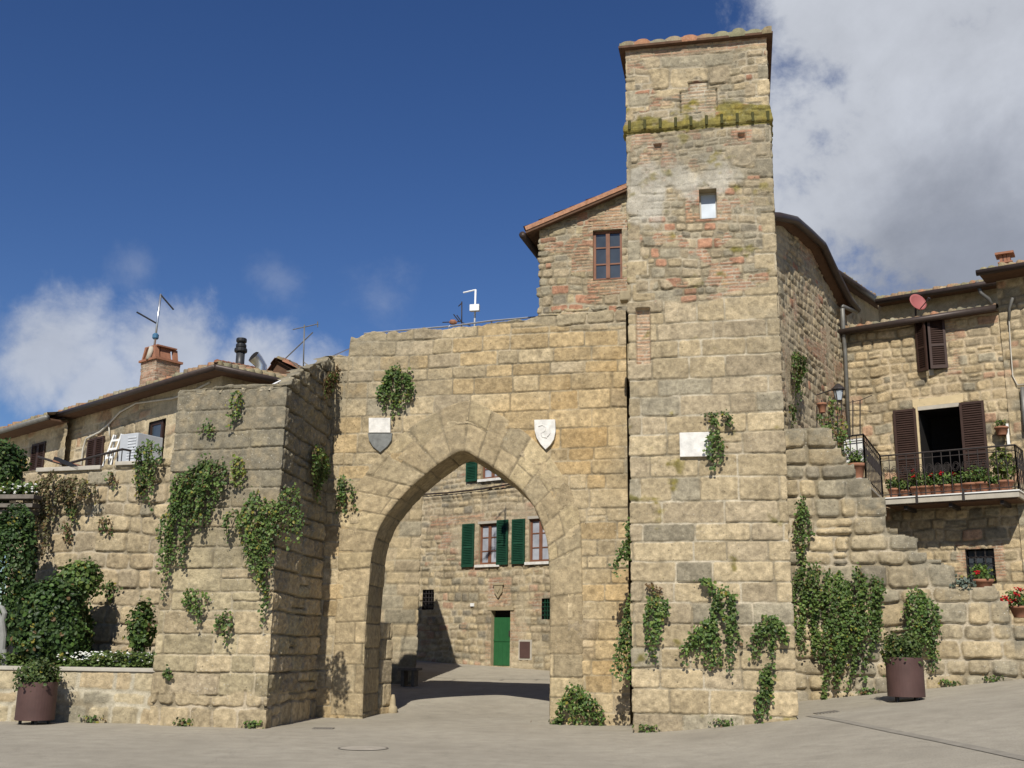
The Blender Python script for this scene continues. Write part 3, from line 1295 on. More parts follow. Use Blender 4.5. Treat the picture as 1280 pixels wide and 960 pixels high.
def ring_surface():
    nr = 34
    w = np.hypot(*(A_out - A_in).T)
    tt = np.linspace(0, 1, nr)
    U = A_in[None, :, 0] + (A_out - A_in)[None, :, 0] * tt[:, None]
    Z = A_in[None, :, 1] + (A_out - A_in)[None, :, 1] * tt[:, None]
    rr = w[None, :] * tt[:, None]
    ss = np.broadcast_to(A_s[None, :], rr.shape)
    r, s = rr.ravel(), ss.ravel()
    arc = sst(2.75, 3.15, s) * (1 - sst(A_s[-1] - 3.3, A_s[-1] - 2.9, s))
    d, sid = ashlar(r + .15, s, 131, (.30, .46), (1.0, 2.0), .015, .02, .0)
    d2, sid2 = ashlar(r, s, 137, (.38, .55), (.5, .9), .015, .03, .0)
    dd, si = np.where(arc > .5, d, d2), np.where(arc > .5, sid, sid2 + 900000)
    pal = [(5, (.385, .305, .185)), (3, (.40, .32, .19)), (2, (.345, .28, .175)), (1, OCH)]
    h, c = dress(r, s, dd, si, 133, pal, joint=.016, depth=.018, dome=.004, rough=.006, off=.010, mortar=(.23, .185, .115), edge=.02)
    c = weather(c, U.ravel(), Z.ravel(), 139, .12 + .2 * sst(4, 6.5, Z.ravel()))
    e = np.minimum(tt, 1 - tt)[:, None] * w[None, :]
    h = h + .012
    h = h - .03 * (1 - sst(0, .03, (w[None, :] * tt[:, None]).ravel())) - .06 * (1 - sst(0, .03, (w[None, :] * (1 - tt)[:, None]).ravel()))
    P = np.array(FG.p0)[None, :] + U.ravel()[:, None] * np.array(FG.u) + h[:, None] * np.array(FG.n)
    P[:, 2] = Z.ravel()
    me = np_mesh('voussoir_ring', P, grid_faces(len(A_s), nr), np.clip(c, .01, 1))
    o = link('voussoir_ring', me, M['ashlar'], gate)
    # the soffit and jambs inside the arch
    nd = 64
    D = np.linspace(0, RING_T, nd)
    sh = -.11 * D
    Nn = np.gradient(A_in, axis=0)
    Nn = np.column_stack([Nn[:, 1], -Nn[:, 0]])
    Nn /= np.hypot(*Nn.T)[:, None]
    S2, D2 = np.meshgrid(A_s, D)
    s, dpt = S2.ravel(), D2.ravel()
    d, sid = ashlar(dpt, s, 141, (.36, .55), (.45, .8), .02, .03, .0)
    h, c = dress(dpt, s, d, sid, 143, pal, joint=.012, depth=.02, dome=.008, rough=.012, off=.01, mortar=(.3, .25, .17))
    c = weather(c, s, dpt, 149, .35)
    h = h * np.clip(dpt / .06, 0, 1)
    i = np.tile(np.arange(len(A_s)), nd)
    uu = A_in[i, 0] + np.interp(dpt, D, sh) + Nn[i, 0] * h
    zz = A_in[i, 1] + Nn[i, 1] * h
    P = np.array(FG.p0)[None, :] + uu[:, None] * np.array(FG.u) - (dpt + .016)[:, None] * np.array(FG.n)
    P[:, 2] = zz
    me = np_mesh('arch_soffit', P, grid_faces(len(A_s), nd), np.clip(c, .01, 1))
    link('arch_soffit', me, M['ashlar'], gate)
    # wider rear order behind the ring
    b = MB()
    for i in range(0, len(A_s) - 4, 4):
        a0, a1 = A_in[i], A_in[i + 4]
        m0, m1 = A_in[i] + (A_out[i] - A_in[i]) * .5, A_in[i + 4] + (A_out[i + 4] - A_in[i + 4]) * .5
        s_ = -.11 * RING_T
        b.poly([FG.pt(a0[0] + s_, a0[1], -RING_T - .01), FG.pt(a1[0] + s_, a1[1], -RING_T - .01), FG.pt(m1[0], m1[1], -RING_T - .012), FG.pt(m0[0], m0[1], -RING_T - .012)])
        b.poly([FG.pt(m0[0], m0[1], -RING_T - .012), FG.pt(m1[0], m1[1], -RING_T - .012), FG.pt(m1[0], m1[1], -GATE_T), FG.pt(m0[0], m0[1], -GATE_T)])
    b.build('rear_arch', M['reveal'], gate)
    # rear jamb of squared blocks that catches the sun
    j0 = FG.plan(A_in[60][0] - .45, -RING_T - .02)
    ju = FG.uz(475, 860, -RING_T)[0]
    j1 = FG.plan(ju, -RING_T - .02)
    j2 = FG.plan(ju + .11, -RING_T - .40)
    jp = Path([j0, j1, j2], 1)
    zj = FG.uz(480, 778, -1.2)[1]

    def jamb_pattern(u, z):
        d, s = ashlar(u, z, 151, (.34, .5), (.4, .8), .02, .04, 0)
        h, c = dress(u, z, d, s, 152, PAL_GATE, joint=.016, depth=.025, dome=.01, mortar=(.36, .30, .2))
        return h, weather(c, u, z, 153, .15)
    relief_wall('rear_jamb', jp, jp.u0, jp.u1, -.2, zj, jamb_pattern, du=.025, fold=.3, mat=M['ashlar'], parent=gate)


ring_surface()

# ---------------------------------------------------------------- bastion left of the arch
uL = FBUT.uz(205, 690)[0]
zB = FBUT.uz(380, 479)[1]
bl = FBUT.plan(uL)
dirb = Vector((math.sin(R(9)), math.cos(R(9))))
bp = Path([(bl[0] + dirb.x * 4.2, bl[1] + dirb.y * 4.2), bl, FBUT.plan(0), FBS.plan(3.12)], 2)
zB2 = FBS.uz(426, 456)[1]


def but_top(u):
    return np.where(u > 0, zB + (zB2 - zB) * np.clip(u / 3.0, 0, 1) ** .8, zB) + .13 * fbm(u * 3.2, u * 0, 41, 3)


def but_pattern(u, z):
    d, s = ashlar(u, z, 51, (.27, .42), (.34, .88), .03, .05, .04)
    h, c = dress(u, z, d, s, 52, [(4, (.36, .30, .185)), (3, TAN), (2, TAN2), (1, OCH)], joint=.022, depth=.02, dome=.010, off=.014, mortar=(.42, .36, .25))
    # weathered, knobbly side face
    sd = sst(.02, .1, u)
    h = h + sd * (.11 * fbm(u * 5, z * 5, 53, 3) + .06 * fbm(u * 13, z * 13, 50, 2) + .01 - .05 * sst(.03, .005, d))
    a = np.clip(.04 + .2 * (z - 1.6), .04, .95)
    c = weather(c, u, z, 54, a, (.205, .182, .132))
    d2, s2 = coursed(u, z, 55, .55, .40, .09)
    h2, c2 = dress(u, z, d2, s2, 56, [(4, TAN), (2, OCH), (1, GRY)], joint=.04, depth=.03, dome=.03, mortar=(.46, .39, .28))
    t = sst(.05, -.05, z - .55 + .25 * fbm(u * 2, z * 2, 57, 2))
    return h + (h2 - h) * t, lerp(c, c2, t)


bastion = thing('bastion', FBUT.pt(-1.2, 0), 'square grey stone bastion hung with caper plants left of the arch', 'bastion')
relief_wall('masonry', bp, bp.u0, bp.u1, -.3, but_top, but_pattern, du=DU, fold=.25, mat=M['greystone'], parent=bastion)


def relief_patch(name, c, pattern, mat, parent, du=.03):
    """c: four corner points (front left, front right, back right, back left)"""
    c = [np.array(p, float) for p in c]
    nu = max(3, int(np.linalg.norm(c[1] - c[0]) / du))
    nv = max(3, int(np.linalg.norm(c[3] - c[0]) / du))
    a, b_ = np.meshgrid(np.linspace(0, 1, nu), np.linspace(0, 1, nv))
    a, b_ = a.ravel()[:, None], b_.ravel()[:, None]
    P = (c[0] * (1 - a) + c[1] * a) * (1 - b_) + (c[3] * (1 - a) + c[2] * a) * b_
    n = np.cross(c[1] - c[0], c[3] - c[0])
    n /= np.linalg.norm(n)
    h, col = pattern(a[:, 0] * np.linalg.norm(c[1] - c[0]), b_[:, 0] * np.linalg.norm(c[3] - c[0]))
    P = P + n * h[:, None]
    me = np_mesh(name, P, grid_faces(nu, nv), np.clip(col, .01, 1))
    return link(name, me, mat, parent)


def cap_pattern(u, z):
    d, s = rubble(u, z, 58, .45, .3)
    h, c = dress(u, z, d, s, 59, PAL_GREY, joint=.04, depth=.05, dome=.05, off=.03)
    return h, c


q = [FBUT.pt(uL, zB - .05), FBUT.pt(0, zB - .05), FBS.pt(3.1, zB2 - .05), Vector((bl[0] + dirb.x * 4.2, bl[1] + dirb.y * 4.2, zB - .1))]
relief_patch('cap', q, cap_pattern, M['greystone'], bastion)

# ---------------------------------------------------------------- tower
tb = Vector((math.sin(R(12)), math.cos(R(12))))
fl, fr_ = FT.plan(0), FT.plan(W_T)
DT = 3.4
tp = Path([(fl[0] + tb.x * DT, fl[1] + tb.y * DT), fl, fr_, (fr_[0] + tb.x * DT, fr_[1] + tb.y * DT)], 1)
zT = .5 * (FT.uz(784, 64)[1] + FT.uz(957, 44)[1])
zLedge = .5 * (FT.uz(786, 164)[1] + FT.uz(962, 152)[1])
tw0, tw1 = FT.uz(873.5, 236)[0], FT.uz(895.5, 236)[0]
twz0, twz1 = FT.uz(884, 273)[1], FT.uz(884, 236)[1]
bw0, bwz0 = FT.uz(852, 141)
bw1, bwz1 = FT.uz(894, 101)
plq = [FT.uz(849.5, 541.5), FT.uz(890, 571)]
br = [FT.uz(793, 455), FT.uz(812, 385)]
put = [FT.uz(822, 185), FT.uz(927, 172)]
zMid = FT.uz(880, 372)[1]


def rect(u, z, a, b, c, d, soft=.02):
    return sst(a - soft, a + soft, u) * sst(b + soft, b - soft, u) * sst(c - soft, c + soft, z) * sst(d + soft, d - soft, z)


def bricks(u, z, seed, pal=None, mortar=(.42, .36, .27)):
    d, s = ashlar(u, z, seed, (.062, .072), (.16, .3), .006, .008, 0)
    return dress(u, z, d, s, seed + 1, pal or [(3, RED), (2, (.40, .25, .15)), (1, (.42, .30, .19))], joint=.012, depth=.012, dome=.004, off=.008, rough=.004, mortar=mortar, edge=.012)


def blend(h, c, h2, c2, t):
    return h + (h2 - h) * t, lerp(c, c2, t)


def tower_pattern(u, z):
    d, s = ashlar(u, z, 61, (.29, .46), (.36, 1.0), .03, .05, .05)
    h, c = dress(u, z, d, s, 62, PAL_TOWER, joint=.022, depth=.016, dome=.006, off=.014, mortar=(.48, .42, .31))
    # grand smooth blocks low down, small rough stones above
    d2, s2 = coursed(u, z, 63, .235, .165, .05, .14)
    h2, c2 = dress(u, z, d2, s2, 64, PAL_RUB, joint=.026, depth=.016, dome=.010, off=.014, mortar=(.40, .345, .25))
    d4, s4 = coursed(u, z, 67, .60, .36, .08)
    h4, c4 = dress(u, z, d4, s4, 68, [(4, TAN2), (2, GRY), (2, TAN)], joint=.028, depth=.022, dome=.012, off=.016, mortar=(.40, .345, .25))
    bigs = sst(-.03, .03, fbm(u * 1.3, z * 1.3, 69, 2) - .03 - .1 * (z > zLedge))
    h2, c2 = blend(h2, c2, h4, c4, bigs)
    hb, cb = bricks(u, z, 65)
    t = sst(.15, .19, fbm(u * 2.2, z * 3.2, 66, 3)) * (1 - bigs) * .9
    h2, c2 = blend(h2, c2, hb, cb, t)
    t = sst(-.06, .06, z - zMid - .9 * fbm(u * .9, z * .9, 71, 2))
    # quoins run up both corners
    qn = np.minimum(np.abs(u), np.abs(u - W_T))
    t = t * sst(.30, .34, qn + .5 * (hsh(np.floor(z / .38), np.floor(z * 0), 72) - .4))
    h, c = blend(h, c, h2, c2, t)
    # brick courses under the eave
    hb, cb = bricks(u, z, 73)
    t = sst(-.03, .03, z - zT + .2 + .1 * fbm(u * 2, z, 74, 2))
    h, c = blend(h, c, hb, cb, t * .7)
    # bricked-up opening with a shouldered head
    w_ = np.where(z > bwz1 - .16, .17, 0)
    t = rect(u, z, bw0 + w_, bw1 - w_, bwz0, bwz1, .012)
    hb, cb = bricks(u, z, 75, [(3, (.37, .26, .16)), (2, (.34, .22, .14)), (2, (.39, .29, .19))])
    rim = rect(u, z, bw0 + w_ - .03, bw1 - w_ + .03, bwz0, bwz1 + .03, .012)
    h, c = blend(h, c, h - .05, c * .45, rim)
    h, c = blend(h, c, hb - .035, cb * np.array((1.12, 1.2, 1.25)), t)
    # patched corner in thin bricks
    t = rect(u, z, br[0][0] + .04, br[1][0], br[0][1], br[1][1], .015) * (u > 0)
    hb, cb = bricks(u, z, 77, [(3, (.43, .27, .17)), (2, (.45, .32, .21))])
    h, c = blend(h, c, hb - .10, cb, t)
    # brick jambs round the small window
    t = rect(u, z, tw0 - .26, tw1 + .26, twz0 - .06, twz1 + .02, .02) * sst(-.1, 0, fbm(u * 3, z * 5, 79, 2) + .02)
    hb, cb = bricks(u, z, 78)
    h, c = blend(h, c, hb, cb, t)
    # remains of pale render
    for (x, y, a, b_) in ((812, 238, .55, .95), (900, 213, .6, .5), (850, 225, .5, .5)):
        uu, zz = FT.uz(x, y)
        e = 1 - np.hypot((u - uu) / a, (z - zz) / b_) + 1.3 * fbm(u * 2.2, z * 2.2, 81, 4)
        t = sst(.1, .5, e) * .8
        pc = np.array((.46, .43, .36)) * (1 + .5 * fbm(u * 5, z * 5, 82, 3))[:, None]
        h, c = blend(h, c, h * .35 + .012, pc, t)
    # putlog holes
    for (uu, zz) in put:
        t = rect(u, z, uu - .07, uu + .07, zz - .07, zz + .09, .012)
        hb, cb = bricks(u, z, 83)
        h, c = blend(h, c, hb, cb, rect(u, z, uu - .2, uu + .2, zz - .16, zz + .16))
        h = h - t * .09
    c = weather(c, u, z, 84, np.clip(.12 + .05 * (z - 4), .1, .42), (.23, .205, .15))
    # the ledge and its yellow moss
    k = np.clip((z - zLedge) / .42, 0, 1)
    h = h + np.where(z > zLedge, .048 * (1 - k) ** 1.2, 0)
    mo = sst(.0, .16, np.where(z > zLedge - .05, .30 - .42 * np.clip((z - zLedge) / .55, 0, 2), -.22) + 1.0 * fbm(u * 2.4, z * 3.2, 85, 4) + .03)
    mo = np.maximum(mo, .7 * sst(.2, .34, fbm(u * 2.6, z * 2.6, 86, 4) + .1 - .12 * np.abs(z - zLedge + .8)) * (z < zLedge) * (z > zLedge - 2.2))
    mc = lerp(np.array((.225, .182, .036)), np.array((.155, .14, .045)), vn(u * 9, z * 9, 87))
    mc = mc * (1 + .9 * fbm(u * 14, z * 14, 88, 3))[:, None]
    c = lerp(c, mc, mo * .92)
    h = h + mo * .012 * (fbm(u * 16, z * 16, 89, 2) + .5)
    return h, c


tower = thing('stone_tower', FT.pt(W_T / 2, 0, -1.5), 'tall square stone tower with a mossy ledge and small pale window', 'tower')
relief_wall('masonry', tp, tp.u0, tp.u1, -.3, zT, tower_pattern, holes=[(tw0, tw1, twz0, twz1)], du=DU, mat=M['ashlar'], parent=tower)
wo = window(FT, tw0, tw1, twz0, twz1, tower, rows=1, leaves=1, depth=.26, fw=.03, frame='conc', glass='glass_frost')
# dark half-round ribs in place of the dark slits above the ledge
for k in range(10):
    px_ = 787 + (960 - 787) * k / 9
    u, z = FT.uz(px_, 158 - 12 * k / 9)
    u = min(max(u, .04), W_T - .04)
    b = MB()
    prof = [(.03 * math.cos(math.pi * i / 6), .035 * math.sin(math.pi * i / 6)) for i in range(7)]
    lo, hi = [FT.pt(u + a, z - .10, .045 + c_) for a, c_ in prof], [FT.pt(u + a, z + .10, .03 + c_ * .8) for a, c_ in prof]
    for i in range(6):
        b.poly([lo[i], lo[i + 1], hi[i + 1], hi[i]])
    b.poly(lo)
    b.poly(hi[::-1])
    b.build('ledge_rib', plain('dark_ledge_rib', (.06, .058, .02), .95) if k == 0 else bpy.data.materials['dark_ledge_rib'], tower, smooth=False)
# roof: boards and curved tiles sloping back, right-hand verge seen from below
e0, e1 = FT.pt(-.1, zT + .05, .10), FT.pt(W_T + .1, zT + .05, .10)
rf = tile_roof('roof', e0, e1, Vector((tb.x, tb.y, 0)) * 3.7 + Vector((0, 0, .75)), tower, seed=91, per=.31, hk=.7)
b = MB()
b.box(FT, -.12, W_T + .12, zT - .012, zT + .035, -3.5, .12)
b.build('eave_board', M['soffit'], rf)
# stone corbel stub beside the gap shaped to stand in for the tower's shadow
b = MB().box(FT, -.16, .05, FT.uz(783, 375)[1], FT.uz(783, 363)[1], -.25, .02)
b.build('corbel', M['reveal'], tower, bevel=.03)

# ---------------------------------------------------------------- house on the wall, left of the tower
hu0, hu1 = FG.uz(673.5, 350)[0], FG.uz(806, 300)[0]
zt0, zt1 = FG.uz(673, 287)[1], FG.uz(785, 240)[1]
uE = FG.uz(785, 240)[0]
house_top = lambda u: np.where(u < 0, zt0, zt0 + (zt1 - zt0) * np.clip((u) / (uE - hu0), 0, 1.3))
hb0 = float(gt(np.array([hu0 + .3]))[0]) - .1
hside = Vector((math.sin(R(16)), math.cos(R(16))))
hu2 = FG.uz(785, 300)[0]
c0 = FG.plan(hu0)
hp = Path([(c0[0] + hside.x * 4, c0[1] + hside.y * 4), c0, FG.plan(hu2)], 1)
hw0, hwz1 = FG.uz(741, 288)
hw1, hwz0 = FG.uz(778, 348)


def house_pattern(u, z):
    d, s = coursed(u, z, 101, .25, .17, .05, .14)
    h, c = dress(u, z, d, s, 102, [(4, TAN2), (3, (.36, .295, .18)), (2, GRY), (1, DGR), (.8, RED)], joint=.026, depth=.016, dome=.010, off=.016, mortar=(.40, .345, .245))
    hb, cb = bricks(u, z, 103)
    x0, x1 = hw0 - hu0, hw1 - hu0
    t = np.maximum(rect(u, z, x0 - .12, x1 + .2, hwz0 - .32, hwz0 + .02), rect(u, z, x0 - .1, x1 + .12, hwz1 - .02, hwz1 + .34))
    t = np.maximum(t, rect(u, z, x0 - .45, x0, hwz0 + .2, hwz1 - .2) * sst(.0, .05, fbm(u * 2, z * 4, 104, 2)))
    h, c = blend(h, c, hb, cb, t * .95)
    t = sst(.16, .2, fbm(u * 1.8, z * 2.6, 105, 3))
    h, c = blend(h, c, hb, cb, t)
    h = h + .05 * (np.abs(u) < .3) * (hsh(np.floor(z / .22), np.floor(z * 0), 106) - .3)
    return h, weather(c, u, z, 107, .2)


house = thing('stone_house', FG.pt((hu0 + hu1) / 2, hb0, -2), 'narrow rubble stone house rising above the gate wall beside the tower', 'house')
# the window needs flat grid rows, so the wall is built in a rectangle and its gable strip above
flat_top = min(zt0, hwz1 + .36)
relief_wall('wall', hp, hp.u0, hp.u1, hb0, flat_top, house_pattern, holes=[(hw0 - hu0, hw1 - hu0, hwz0, hwz1)], du=DU, mat=M['rubble'], parent=house)
relief_wall('gable_wall', hp, hp.u0, hp.u1, flat_top, house_top, house_pattern, du=DU, mat=M['rubble'], parent=house)
window(FG, hw0, hw1, hwz0, hwz1, house, rows=3, depth=.14, fw=.055, frame='frame_brown')
slope = (zt1 - zt0) / (uE - hu0)
b = MB()
b.poly([FG.pt(hu2, hb0, 0), FG.pt(hu2, zt1, 0), FG.pt(hu2 - .3, zt1, -1.5), FG.pt(hu2 - .3, hb0, -1.5)])  # house side of the added gap that imitates the tower's shadow
b.poly([FG.pt(hu2 - .3, hb0, -1.5), FG.pt(hu2 - .3, zt1, -1.5), FG.pt(hu1 + .5, zt1 + .5, -1.5), FG.pt(hu1 + .5, hb0, -1.5)])
b.build('return_wall', M['reveal'], house)
bk = Vector((hside.x, hside.y, 0))
e0 = Vector((c0[0], c0[1], zt0 + .03)) + bk * 4.2 - FG.u * .28 - Vector((0, 0, slope * .28))
e1 = Vector((c0[0], c0[1], zt0 + .03)) - bk * .14 - FG.u * .28 - Vector((0, 0, slope * .28))
rf = tile_roof('roof', e0, e1, (FG.u + Vector((0, 0, slope))) * (hu1 - hu0 + .4), house, seed=108, thick=.04)
b = MB()
v0 = FG.pt(hu0 - .26, zt0 - slope * .26 + .06, .13)
v1 = FG.pt(hu1, zt0 + slope * (hu1 - hu0) + .06, .13)
b.bar(v0, v1, .16, .09)
b.build('verge', M['brick'], rf)
b = MB().bar(v0 + Vector((0, 0, -.08)), v1 + Vector((0, 0, -.08)), .12, .05)
b.build('verge_board', M['soffit'], rf)
b = MB().tube([e0 + Vector((0, 0, -.07)), e1 + Vector((0, 0, -.07)) - FG.u * .05], .075, 9)
b.build('gutter', M['gutter'], rf, smooth=True)

# ---------------------------------------------------------------- shields and the plaque
def shield_poly(F, pts):
    return [F.uz(*p) for p in pts]


SH = [(668.5, 525.5), (694.5, 525), (695.2, 540), (693, 550), (688.5, 557), (682.5, 562.5), (676.5, 556), (671.5, 548), (669, 539)]
b = MB().prism(FG, shield_poly(FG, SH), .0, .07)
b.build('shield_plaque', M['marble'], bevel=.008)
tag(bpy.data.objects['shield_plaque'], 'all white carved stone shield on the wall right of the arch crown', 'shield', 'stone shields over the arch')
so = bpy.data.objects['shield_plaque']
rl = MB()
cu_, cz_ = FG.uz(681.5, 541)
for pts_, r_ in (([(-.13, .12), (-.05, .15), (.03, .10), (.0, .02), (-.08, -.02), (-.04, -.10), (.05, -.12)], .012), ([(.13, .18), (.10, .08), (.12, -.02), (.06, -.10)], .010)):
    rl.tube([FG.pt(cu_ + a_, cz_ + b_, .07) for a_, b_ in pts_], r_, 6)
rl.build('carved_relief', M['marble'], so, smooth=True)
sh = thing('shield_plaque', FG.pt(*FG.uz(476, 545)), 'half grey stone shield with a white upper slab left of the arch crown', 'shield', 'stone shields over the arch')
MB().prism(FG, shield_poly(FG, [(460.5, 541.8), (491, 541.8), (490, 551), (485, 558.5), (476, 566), (467, 559), (462, 551)]), .0, .05).build('lower_half', M['greymarble'], sh, bevel=.01)
MB().prism(FG, shield_poly(FG, [(462.2, 523), (489, 523), (489, 541.5), (462.2, 541.5)]), .0, .07).build('upper_slab', M['marble'], sh, bevel=.006)
(p0u, p0z), (p1u, p1z) = plq
MB().prism(FT, [(p0u, p1z), (p1u, p1z), (p1u, p0z), (p0u, p0z)], .0, .065).build('wall_plaque', M['marble'], bevel=.012)
tag(bpy.data.objects['wall_plaque'], 'blank white marble plaque set in the tower front above a caper plant', 'plaque')

# ================================================================== LEFT: terrace wall, garden wall, house
FL = Face((-7.1, 22.3), 18)
PAL_OLD = [(4, TAN), (3, TAN2), (2, (.38, .30, .185)), (1, GRY), (1, OCH)]


def terrace_pattern(u, z):
    d, s = coursed(u, z, 201, .46, .34, .09)
    h, c = dress(u, z, d, s, 202, PAL_OLD, joint=.032, depth=.03, dome=.03, off=.02, mortar=(.44, .375, .27), edge=.045)
    return h, weather(c, u, z, 203, np.clip(.1 + .09 * (z - 1.5), .1, .6))


lt = interp_px(FL, [(20, 590), (47, 588), (128, 586), (131, 581), (174, 580), (176, 576), (230, 572), (260, 570)])
lu0, lu1 = FL.uz(12, 700)[0], FL.uz(250, 700)[0]
terr = thing('terrace_wall', FL.pt(-1.5, 0), 'old rubble terrace wall behind the round bush, topped by a pale coping', 'wall')
relief_wall('masonry', Path.on(FL, lu0, lu1), lu0, lu1, .3, lambda u: lt(u) + .03 * fbm(u * 3, u * 0, 204, 2), terrace_pattern, du=.02, fold=.5, mat=M['rubble'], parent=terr)
b = MB()
(a, za), (c_, zc) = FL.uz(47, 588), FL.uz(127, 586)
b.box(FL, a, c_, min(za, zc) - .02, max(za, zc) + .05, -.5, .06)
(a, za), (c_, zc) = FL.uz(146, 581), FL.uz(175, 580)
b.box(FL, a, c_, min(za, zc) - .02, max(za, zc) + .06, -.5, .07)
b.build('coping', M['conc'], terr, bevel=.015)
zTer = FL.uz(110, 590)[1] - .12
# terrace floor
p = [FL.pt(lu0 - 8, zTer, -.3), FL.pt(lu1 + .4, zTer, -.3), FL.pt(lu1 + .4, zTer, -3.2), FL.pt(lu0 - 20, zTer, -24)]
tag(MB().poly(p).build('terrace', M['conc']), 'terrace paving in front of the left house', None, None, 'structure')

FGW = Face((-6.0, 20.25), 3)
gwt = .5 * (FGW.uz(5, 834)[1] + FGW.uz(185, 834)[1])


def garden_pattern(u, z):
    d, s = coursed(u, z, 211, .46, .32, .08)
    h, c = dress(u, z, d, s, 212, [(3, (.38, .325, .22)), (2, (.40, .335, .215)), (1.2, (.32, .285, .205)), (1, (.41, .325, .20))], joint=.07, depth=.010, dome=.008, off=.006, mortar=(.47, .42, .31), edge=.05)
    return h, c


gwall = thing('garden_wall', FGW.pt(-2, 0), 'low pale stone garden wall beside the bastion with white flowers behind', 'wall')
gu_a, gu_b = FGW.uz(-60, 870)[0], FGW.uz(196, 870)[0]
relief_wall('masonry', Path.on(FGW, gu_a, gu_b), gu_a, gu_b, -.3, gwt - .06, garden_pattern, du=.025, fold=.3, mat=M['rubble'], parent=gwall)
MB().box(FGW, gu_a, gu_b, gwt - .065, gwt, -.34, .03).build('coping', M['conc'], gwall, bevel=.012)
p = [FGW.pt(gu_a - 3, gwt - .1, -.2), FGW.pt(gu_b + .4, gwt - .1, -.2), FL.pt(lu1, gwt + .05, .05), FL.pt(lu0 - 4, gwt + .05, .05)]
tag(MB().poly(p).build('flower_bed', M['soil']), 'raised bed of soil behind the low garden wall', None, None, 'structure')

# ---- the long house on the terrace
cxy = at(277, 480, 25.0)
OV = .45
lo_, hi_ = 15.0, 60.0            # turn the front until its eave line runs as in the photograph
for _ in range(40):
    YH = (lo_ + hi_) / 2
    F_ = Face((cxy.x, cxy.y), YH)
    if F_.uz(80, 517, OV)[1] > F_.uz(275, 458, OV)[1]:
        hi_ = YH
    else:
        lo_ = YH
FH = Face((cxy.x, cxy.y), YH)
FHR = Face((cxy.x, cxy.y), YH - 90)
zE = FH.uz(275, 458, OV)[1]
hl = FH.uz(92, 560)[0]
LR = 3.0
hpath = Path([FH.plan(hl - 9), FH.plan(0), FHR.plan(LR)], 1)


def lhouse_pattern(u, z):
    d, s = coursed(u, z, 221, .46, .30, .07)
    h, c = dress(u, z, d, s, 222, PAL_HOUSE, joint=.05, depth=.018, dome=.016, off=.014, mortar=(.50, .42, .29), edge=.05)
    pc = np.array((.52, .435, .285)) * (1 + .5 * fbm(u * 2, z * 2, 223, 4))[:, None]
    t = sst(-.08, .1, fbm(u * .7, z * .9, 224, 4)) * .8
    return blend(h, c, h * .3 + .008, pc, t)


def fh_hole(x0, x1, y0, y1):
    u0, u1 = FH.uz(x0, (y0 + y1) / 2)[0], FH.uz(x1, (y0 + y1) / 2)[0]
    z0, z1 = FH.uz((x0 + x1) / 2, y1)[1], FH.uz((x0 + x1) / 2, y0)[1]
    return u0, u1, z0, z1


D3 = fh_hole(184, 205, 526, 583)
lhouse = thing('terrace_house', FH.pt(-3, zTer), 'long stone house on the terrace with brown shutters and a chimney', 'house')
relief_wall('wall', hpath, hpath.u0, hpath.u1, zTer - .3, zE + .06, lhouse_pattern, holes=[(D3[0], D3[1], zTer + .02, D3[3])], du=.035, mat=M['rubble'], parent=lhouse)
SL = .30
inw, inr = -FH.n, -FHR.n
e0, e1 = FH.pt(hl - .2, zE + .05, OV), FH.pt(OV, zE + .05, OV)


def clip_hip(o, side):
    """trim a roof plane along its 45 degree hip"""
    import bmesh as _b
    me = o.data
    bm = _b.new()
    bm.from_mesh(me)
    F_, nrm = side
    lim = []
    for f in bm.faces:
        c = f.calc_center_median()
        q = c - F_.p0
        if len(f.verts) == 4 and f.calc_area() > 1:
            lim.append(f)
            continue
        if F_ is FH:
            if q.dot(FH.u) > OV - (OV - q.dot(FH.n)):
                lim.append(f)
        elif q.dot(FHR.u) < -OV + (OV - q.dot(FHR.n)):
            lim.append(f)
    _b.ops.delete(bm, geom=lim, context='FACES')
    bm.to_mesh(me)
    bm.free()


rf1 = tile_roof('roof', e0, e1, (inw + Vector((0, 0, SL))) * 4.6, lhouse, seed=225)
clip_hip(rf1, (FH, 0))
f0, f1 = FHR.pt(-OV, zE + .05, OV), FHR.pt(LR, zE + .05, OV)
rf2 = tile_roof('roof', f0, f1, (inr + Vector((0, 0, SL))) * 4.6, lhouse, seed=226)
clip_hip(rf2, (FHR, 0))
b = MB()
for k in range(12):
    t = .06 + k * .36
    p = FH.pt(0, zE + .12, 0) + FH.u * OV + FH.n * OV
    d = (inw - FH.u + Vector((0, 0, SL))) * 1.0
    a = p + d * t
    b.tube([a, a + d * .34], [.09, .075], 8)
b.build('hip_tiles', M['terracotta'], rf1)
b = MB()
b.box(FH, hl - .2, OV, zE - .04, zE, -.06, OV - .02)
b.box(FHR, 0.02, LR, zE - .043, zE - .003, -.06, OV - .02)
b.build('soffit', M['soffit'], lhouse)
b = MB()
b.tube([FH.pt(hl - .2, zE + .0, OV + .05), FH.pt(OV + .05, zE + .0, OV + .05)], .07, 9)
b.tube([FHR.pt(-OV - .05, zE + .0, OV + .05), FHR.pt(LR, zE + .0, OV + .05)], .07, 9)
b.build('gutter', M['gutter'], lhouse, smooth=True)
# openings
def closed_shutter(F, q, parent, mat, h=.012):
    s1 = shutter(F, q[0], (q[0] + q[1]) / 2 - .004, q[2], q[3], parent, mat, h)
    s2 = shutter(F, (q[0] + q[1]) / 2 + .004, q[1], q[2], q[3], parent, mat, h)


